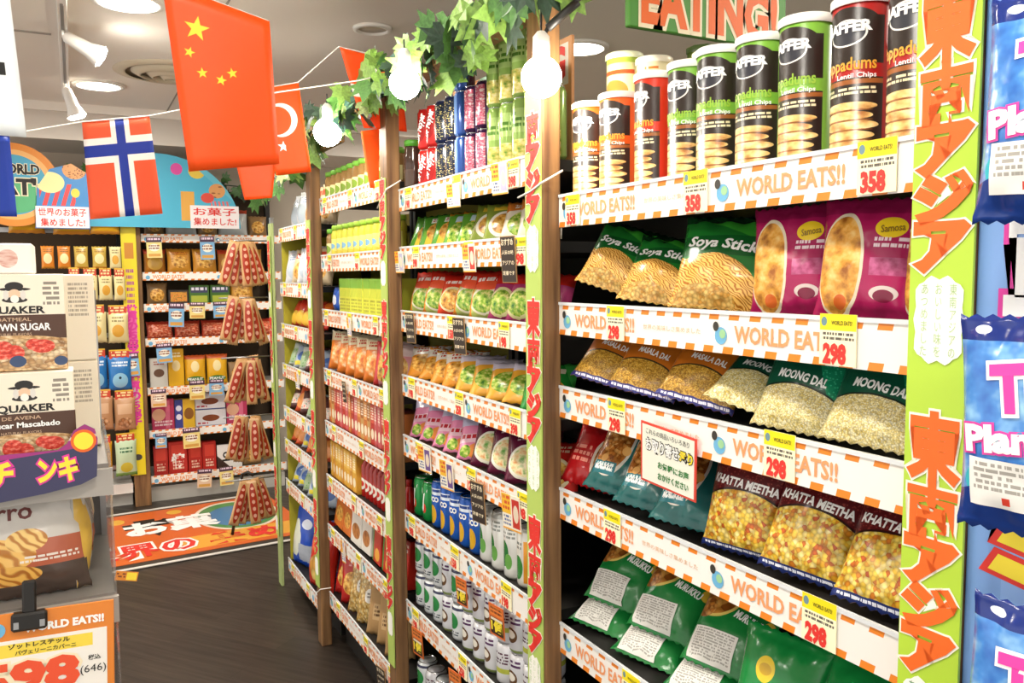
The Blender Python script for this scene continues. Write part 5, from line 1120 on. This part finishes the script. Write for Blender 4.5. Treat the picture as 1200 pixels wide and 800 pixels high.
rod = tube('black_rod', [(.757, 5.0, .012), (.80, 5.02, .20), (.83, 5.03, .36), (.86, 5.02, .37), (.89, 5.0, .35)], .009, BLACK, 8); tag(rod, 'black hooked rod standing on the orange floor sign', 'rod')
# red packs hung in tiers at the far end of the long shelf
rp = bag('sausage_pack', 'slim red and cream pack', .052, .225, .02, design('sausage', c('#c69a68'), [('e', .5, .5, .36, .44, c('#a2321e')), ('e', .5, .2, .16, .045, c('#e0a890')), ('e', .5, .36, .16, .045, c('#e0a890')), ('e', .5, .52, .16, .045, c('#e0a890')), ('e', .5, .68, .16, .045, c('#e0a890')), ('e', .5, .82, .16, .03, c('#e0a890'))], .25, .3, 14), 3, 8, 14, cat='snack pack')
stand = empty('hook_stand', (.80, 4.26, 0))
STEEL = plain('steel', c('#a8a8a8'), .3, 1)
v_, f_ = rbox_vf(.075, .095, -.01, .01, 0, 1.82, .002); link('upright', mesh('upright', v_, f_, STEEL, smooth=False), stand)
TIERS = [(1.49, 6), (1.21, 6), (.915, 6), (.62, 6), (.30, 6)]
for ti, (z, n) in enumerate(TIERS):
    link('arm', lathe('arm', [(.004, 0), (.004, .26)], STEEL, 6), stand, (.08, -.015, z+.213), (0, math.radians(-90), 0))
    for k in range(n):
        rp.put((.64+.04*k+rnd.uniform(-.006, .006), 4.222+.023*(k % 3), z+rnd.uniform(-.02, .0)-.012*(k % 2)), (0, math.radians((n/2-.5-k)*6+rnd.uniform(-3, 3)), rnd.uniform(-.14, .14)), 'slim red and cream hanging pack, %s from left, %s tier' % (ORD[k], ORD[ti]), 'red packs on the far hook stand')
tag(stand, 'steel hook stand holding tiers of slim red packs', 'stand')

# ------------------------------------------------------------------ left display rack
rk = empty('display_rack', (-.22, 1.72, 0))
GREYP = plain('rack_grey', c('#7d7873'), .5); CLR = plain('clear_plastic', c('#e8ecec'), .08, trans=.85, alpha=.55)
for zz in (1.180, .93, .56, .15): box('shelf_board', -.28, .262, .0, .42, zz-.02, zz, GREYP, rk)
box('side_panel', .262, .266, .0, .42, .05, 1.20, CLR, rk)
for xx in (-.28, .25): box('corner_post', xx, xx+.012, .40, .415, 0, 1.45, plain('steel', c('#a8a8a8'), .3, 1), rk)
box('back_panel', -.28, .262, .42, .43, .05, 1.5, GREYP, rk)
for k, zz in enumerate((1.172, .925, .55)): box('price_rail', -.28, .268, -.012, 0, zz-.05, zz, plain('rail_smoke', c('#a8a29a'), .2), rk)
tag(rk, 'grey display rack with clear side at the left edge', 'rack')
BERRY = ('blot', 26, [c('#a82018'), c('#d8402e'), c('#f09a84')])
def oat(n1, n2, key):
    L = [('r', 0, 1, .33, .58, c('#4f3222')), ('r', 0, 1, .0, .33, c('#cdb08a')), ('e', .62, .17, .55, .20, ('blot', 16, [c('#8a6236'), c('#c9a06a'), c('#ecd8b0')])), ('e', .62, .16, .55, .175, ('gran', 26, [c('#a87a4a'), c('#d8b684'), c('#efdcb8')])),
         ('e', .54, .22, .075, .095, BERRY), ('e', .62, .19, .07, .08, BERRY), ('e', .82, .25, .09, .07, BERRY), ('e', .76, .27, .06, .06, BERRY), ('e', .30, .14, .05, .06, BERRY), ('e', .40, .21, .05, .055, c('#3a4a6a')), ('e', .64, .10, .06, .06, c('#34486c')), ('e', .95, .09, .05, .05, c('#34486c')),
         ('e', .64, .845, .115, .018, c('#1f1b18')), ('e', .64, .875, .065, .045, c('#1f1b18')), ('e', .64, .79, .045, .055, c('#e6c4a4')), ('e', .64, .735, .09, .03, c('#2a2522')), ('e', .64, .745, .03, .04, c('#f0ece4')), ('e', .58, .785, .02, .05, c('#dcd8d0')), ('e', .70, .785, .02, .05, c('#dcd8d0')),
         ('t', .84, .96, .66, .92, 5, c('#8f877a')), ('t', .5, .80, .585, .60, 1, c('#9a8f80'))]
    p = carton('oatmeal_box', 'cream oatmeal box', .222, .176, .075, design(key, c('#efe6d2'), L, .45, 0), 'cereal box', .0015)
    letter(p, 'QUAKER', BLACK, .032, .110, .015, .090, .035); letter(p, n1, plain('ink_tan', c('#c9a98a'), .5), .0, .094, .0065, .11, .01); letter(p, n2, WHITE, .0, .080, .0125, .17, .03)
    letter(p, 'WITH OTHER NATURAL FLAVORS', plain('ink_tan', c('#c9a98a'), .5), .0, .067, .005, .11, .0)
    return p
oa = oat('INSTANT OATMEAL', 'MAPLE & BROWN SUGAR', 'oat_a'); ob_ = oat('CEREAL DE AVENA', 'Maple y Azúcar Mascabado', 'oat_b')
oa.put((-.128, 1.785, 1.3605), (0, 0, 0), 'upper cream oatmeal box with strawberry bowl picture', 'oatmeal boxes on the left rack')
ob_.put((-.120, 1.765, 1.183), (0, 0, 0), 'lower cream oatmeal box with Spanish lettering', 'oatmeal boxes on the left rack')
sidep = carton('oatmeal_box', 'cream oatmeal box', .06, .176, .19, design('oat_side', c('#e9e0cc'), [('t', .2, .8, .5, .9, 8, c('#a89f8e'))], .5, 0), 'cereal box')
for k in range(2): sidep.put((.005, 2.0, 1.183+.1772*k), (0, 0, 0), 'cream oatmeal box seen from its plain side, %s of two' % ('lower', 'upper')[k], 'oatmeal boxes on the left rack')
wt = carton('cereal_tray', 'white tray box with printed bowls', .20, .055, .12, design('tray_white', c('#efeae4'), [('e', .3, .5, .08, .3, ('blot', 10, [c('#c98a7a'), c('#ecd8cc')])), ('e', .55, .5, .08, .3, ('blot', 10, [c('#c98a7a'), c('#ecd8cc')])), ('e', .8, .5, .08, .3, ('blot', 10, [c('#c98a7a'), c('#ecd8cc')]))], .5, 0), 'cereal box')
wt.put((-.165, 1.815, 1.5372), (0, 0, 0), 'white tray box with small bowls printed, on top of oatmeal boxes')
gr = carton('cereal_box', 'pale grey box', .05, .18, .12, plain('box_palegrey', c('#b9bcc0'), .5), 'cereal box'); gr.put((-.02, 2.06, 1.5378-.0) if False else (-.05, 2.03, 1.183), (0, 0, 0), 'pale grey box standing behind the oatmeal boxes')
# ribbon sign under the boxes (mascot left out)
rb_ = empty('ribbon_sign', (-.125, 1.685, 1.135))
top = [(-.16, .085), (.085, .085), (.10, .095), (.112, .118), (.13, .128), (.146, .118), (.15, .10), (.146, .03)]
bot = [(.12, .018), (.06, .008), (-.02, .0), (-.16, -.004)]
link('board', polyplate('board', list(reversed(top+bot)), 0, .003, design('ribbon_print', c('#37365a'), [('h', -.2, 1, .50, c('#a02a7c')), ('h', -.2, 1, .62, c('#d8c8b8')), ('h', -.2, 1, .66, c('#9a2a78'))], .35, 0), (-.16, .15, -.004, .128)), rb_)
for s, x, wd in (('チ', -.004, .034), ('ンキ', .084, .060)):
    link('lettering_outline', text_mesh(s, PINK, .040, wd, .12), rb_, (x, -.001, .05)); link('lettering', text_mesh(s, YEL, .040, wd, .05), rb_, (x, -.002, .05))
link('lollipop_ring', disc('lollipop_ring', .021, ORANGE, 20), rb_, (.127, -.001, .098)); link('lollipop_face', disc('lollipop_face', .016, YEL, 20), rb_, (.127, -.002, .098))
tag(rb_, 'purple ribbon sign with yellow characters under the oatmeal boxes', 'sign')
fr = bag('snack_bag', 'grey and cream bag with golden rolls', .26, .212, .06, design('farro_bag', c('#cfcac2'), [('r', 0, 1, .84, 1, c('#8f8a86')), ('r', 0, .45, .88, .97, c('#2c3038')), ('r', 0, 1, 0, .30, c('#54463e')), ('r', .35, 1, .28, .52, c('#b8654a')), ('e', .36, .40, .30, .16, ('noo', 5, c('#b8782c'), c('#eec06a'))), ('e', .60, .52, .14, .10, ('noo', 6, c('#b8782c'), c('#f2cc7a'))), ('e', .45, .22, .24, .09, ('noo', 6, c('#a8682c'), c('#e6b45a'))), ('e', .33, .50, .07, .035, c('#5f9a3a')), ('t', .55, .95, .31, .38, 2, c('#efe6dc')), ('t', .1, .4, .10, .14, 1, c('#efe6dc'))], .22, .45, 12), 6, 22, 22)
letter(fr, 'al farro', plain('ink_maroon', c('#6a2a24'), .5), -.03, .165, .030, .13, .02)
fr.put((-.125, 1.765, .932), (-math.radians(6), 0, .05), 'grey and cream bag with golden rolls under the ribbon sign')
for k, (key, base, L, y, z, x) in enumerate((('edge_a', '#b4b2ac', [('r', 0, .4, 0, 1, c('#d9b04a')), ('r', .6, .9, .1, .9, c('#8a8f9a'))], 1.80, .932, .0), ('edge_b', '#8f8a84', [('r', .2, .8, .2, .5, c('#b8654a')), ('r', 0, 1, .8, 1, c('#3a3634'))], 1.87, .932, .004), ('edge_c', '#c9b48a', [('e', .5, .4, .3, .3, c('#b8782c')), ('r', 0, 1, .75, 1, c('#5a4a8a'))], 1.94, .932, .0), ('edge_d', '#6a3a30', [('r', .1, .9, .3, .6, c('#d8c8a8')), ('r', 0, 1, 0, .15, c('#3a4a7a'))], 2.01, .932, .004),
        ('edge_e', '#c8a03a', [('r', .2, .8, .3, .7, c('#8a2a1c'))], 1.93, .563, .0), ('edge_f', '#9aa0a4', [('r', 0, .5, 0, 1, c('#c83a2a')), ('r', .6, .9, .2, .8, c('#e0c85a'))], 2.0, .563, .004))):
    pp = bag('snack_bag', 'narrow bag', .066, .20, .05, design(key, c(base), L, .15, .5), 3+k, 10, 12)
    pp.put((x-.016, y, z), (0, 0, math.radians(80)), 'narrow bag seen edge-on behind the clear side, %s from front' % ORD[k], 'bags behind the clear side')
rd = bag('snack_bag', 'crinkled red bag', .30, .22, .07, design('crinkle_red', c('#b8181a'), [('r', .1, .5, .3, .7, c('#d0342c'))], .2, .6, 16), 9, 18, 18)
rd.put((-.12, 1.765, .563), (-math.radians(4), 0, .03), 'crinkled red bag below the large price card')
rd2 = bag('snack_bag', 'crinkled red bag', .28, .22, .07, MATS['crinkle_red'], 5, 12, 12); rd2.put((-.10, 1.86, .563), (-math.radians(4), 0, -.03), 'crinkled red bag behind another on the left rack')
pcd = empty('large_price_card', (-.122, 1.655, .782), (math.radians(-3), math.radians(2), 0))
v_, f_ = rbox_vf(-.155, .155, 0, .003, 0, .160, .001)
link('card', mesh('card', v_, f_, plain('card_orange', c('#e0832c'), .35), smooth=False), pcd)
v_, f_ = rbox_vf(-.15, .143, -.001, 0, .006, .112, .0004)
link('card_face', mesh('card_face', v_, f_, design('big_face', c('#f2ede4'), [('r', .4, .92, .72, .94, c('#f4d84a'))], .4, 0), front_uv(v_, f_, -.15, .143, .006, .112), smooth=False), pcd)
for s, mt_, x, z, h, wd, b_, off in (('WORLD EATS!!', WHITE, .075, .130, .013, .125, .05, .0012), ('ゾットレステッル', BLACK, .035, .101, .009, .095, .03, .0022), ('パヴェリーニカパーニ', BLACK, .045, .089, .008, .095, .02, .0022), ('598', CREAM, .018, .044, .052, .15, .10, .0018), ('598', plain('print_tomato', c('#e8522c'), .5), .018, .044, .052, .15, .05, .0026), ('税込', BLACK, .122, .060, .009, .02, .02, .0022), ('(646)', BLACK, .120, .038, .018, .042, .0, .0022)):
    link('price_number' if s == '598' else 'lettering', text_mesh(s, mt_, h, wd, b_), pcd, (x, -off, z))
link('globe_mark', disc('globe_mark', .0135, GL1), pcd, (-.03, -.0012, .132))
cl = link('clip_body', mesh('clip_body', *rbox_vf(-.028, .028, -.012, .010, .118, .150, .004), BLACK, smooth=False), pcd, (.02, 0, .010))
link('clip_lever', mesh('clip_lever', *rbox_vf(-.011, .011, -.007, .005, .148, .205, .003), BLACK, smooth=False), cl)
for s_ in (-.02, .02): link('clip_shine', mesh('clip_shine', *box_vf(s_-.004, s_+.004, -.0126, -.0120, .124, .136), plain('steel', c('#a8a8a8'), .3, 1), smooth=False), cl)
tag(pcd, 'large orange 598 price card held by a black clip', 'price card')
tg = box('small_tag', -.02, .02, 0, .001, 0, .018, design('small_tag', c('#d8862c'), [('r', .5, .95, .1, .9, c('#f0d83a')), ('t', .05, .45, .2, .8, 2, c('#7a3a18'))], .4, 0)); tg.location = (.062, 1.73, .945); tg.rotation_euler = (0, math.radians(14), 0); tag(tg, 'small orange tag sticking out from the left rack', 'tag')

# white ties round the posts
for k, (P, lab) in enumerate((([(.835, 1.555, 1.690), (.833, 1.50, 1.697), (.833, 1.455, 1.71), (.872, 1.435, 1.735)], 'white twisted tie round the post beside chip tubes'),
        ([(.835, 2.47, 1.735), (.833, 2.42, 1.76), (.835, 2.385, 1.785), (.872, 2.36, 1.81)], 'white twisted tie round the post left of red cans'),
        ([(.835, 3.40, .20), (.833, 3.33, .225), (.835, 3.29, .25), (.872, 3.26, .26)], 'white tie low on the post by farthest bay'))):
    tag(tube('cable_tie', P, .0022, STR), lab, 'tie')
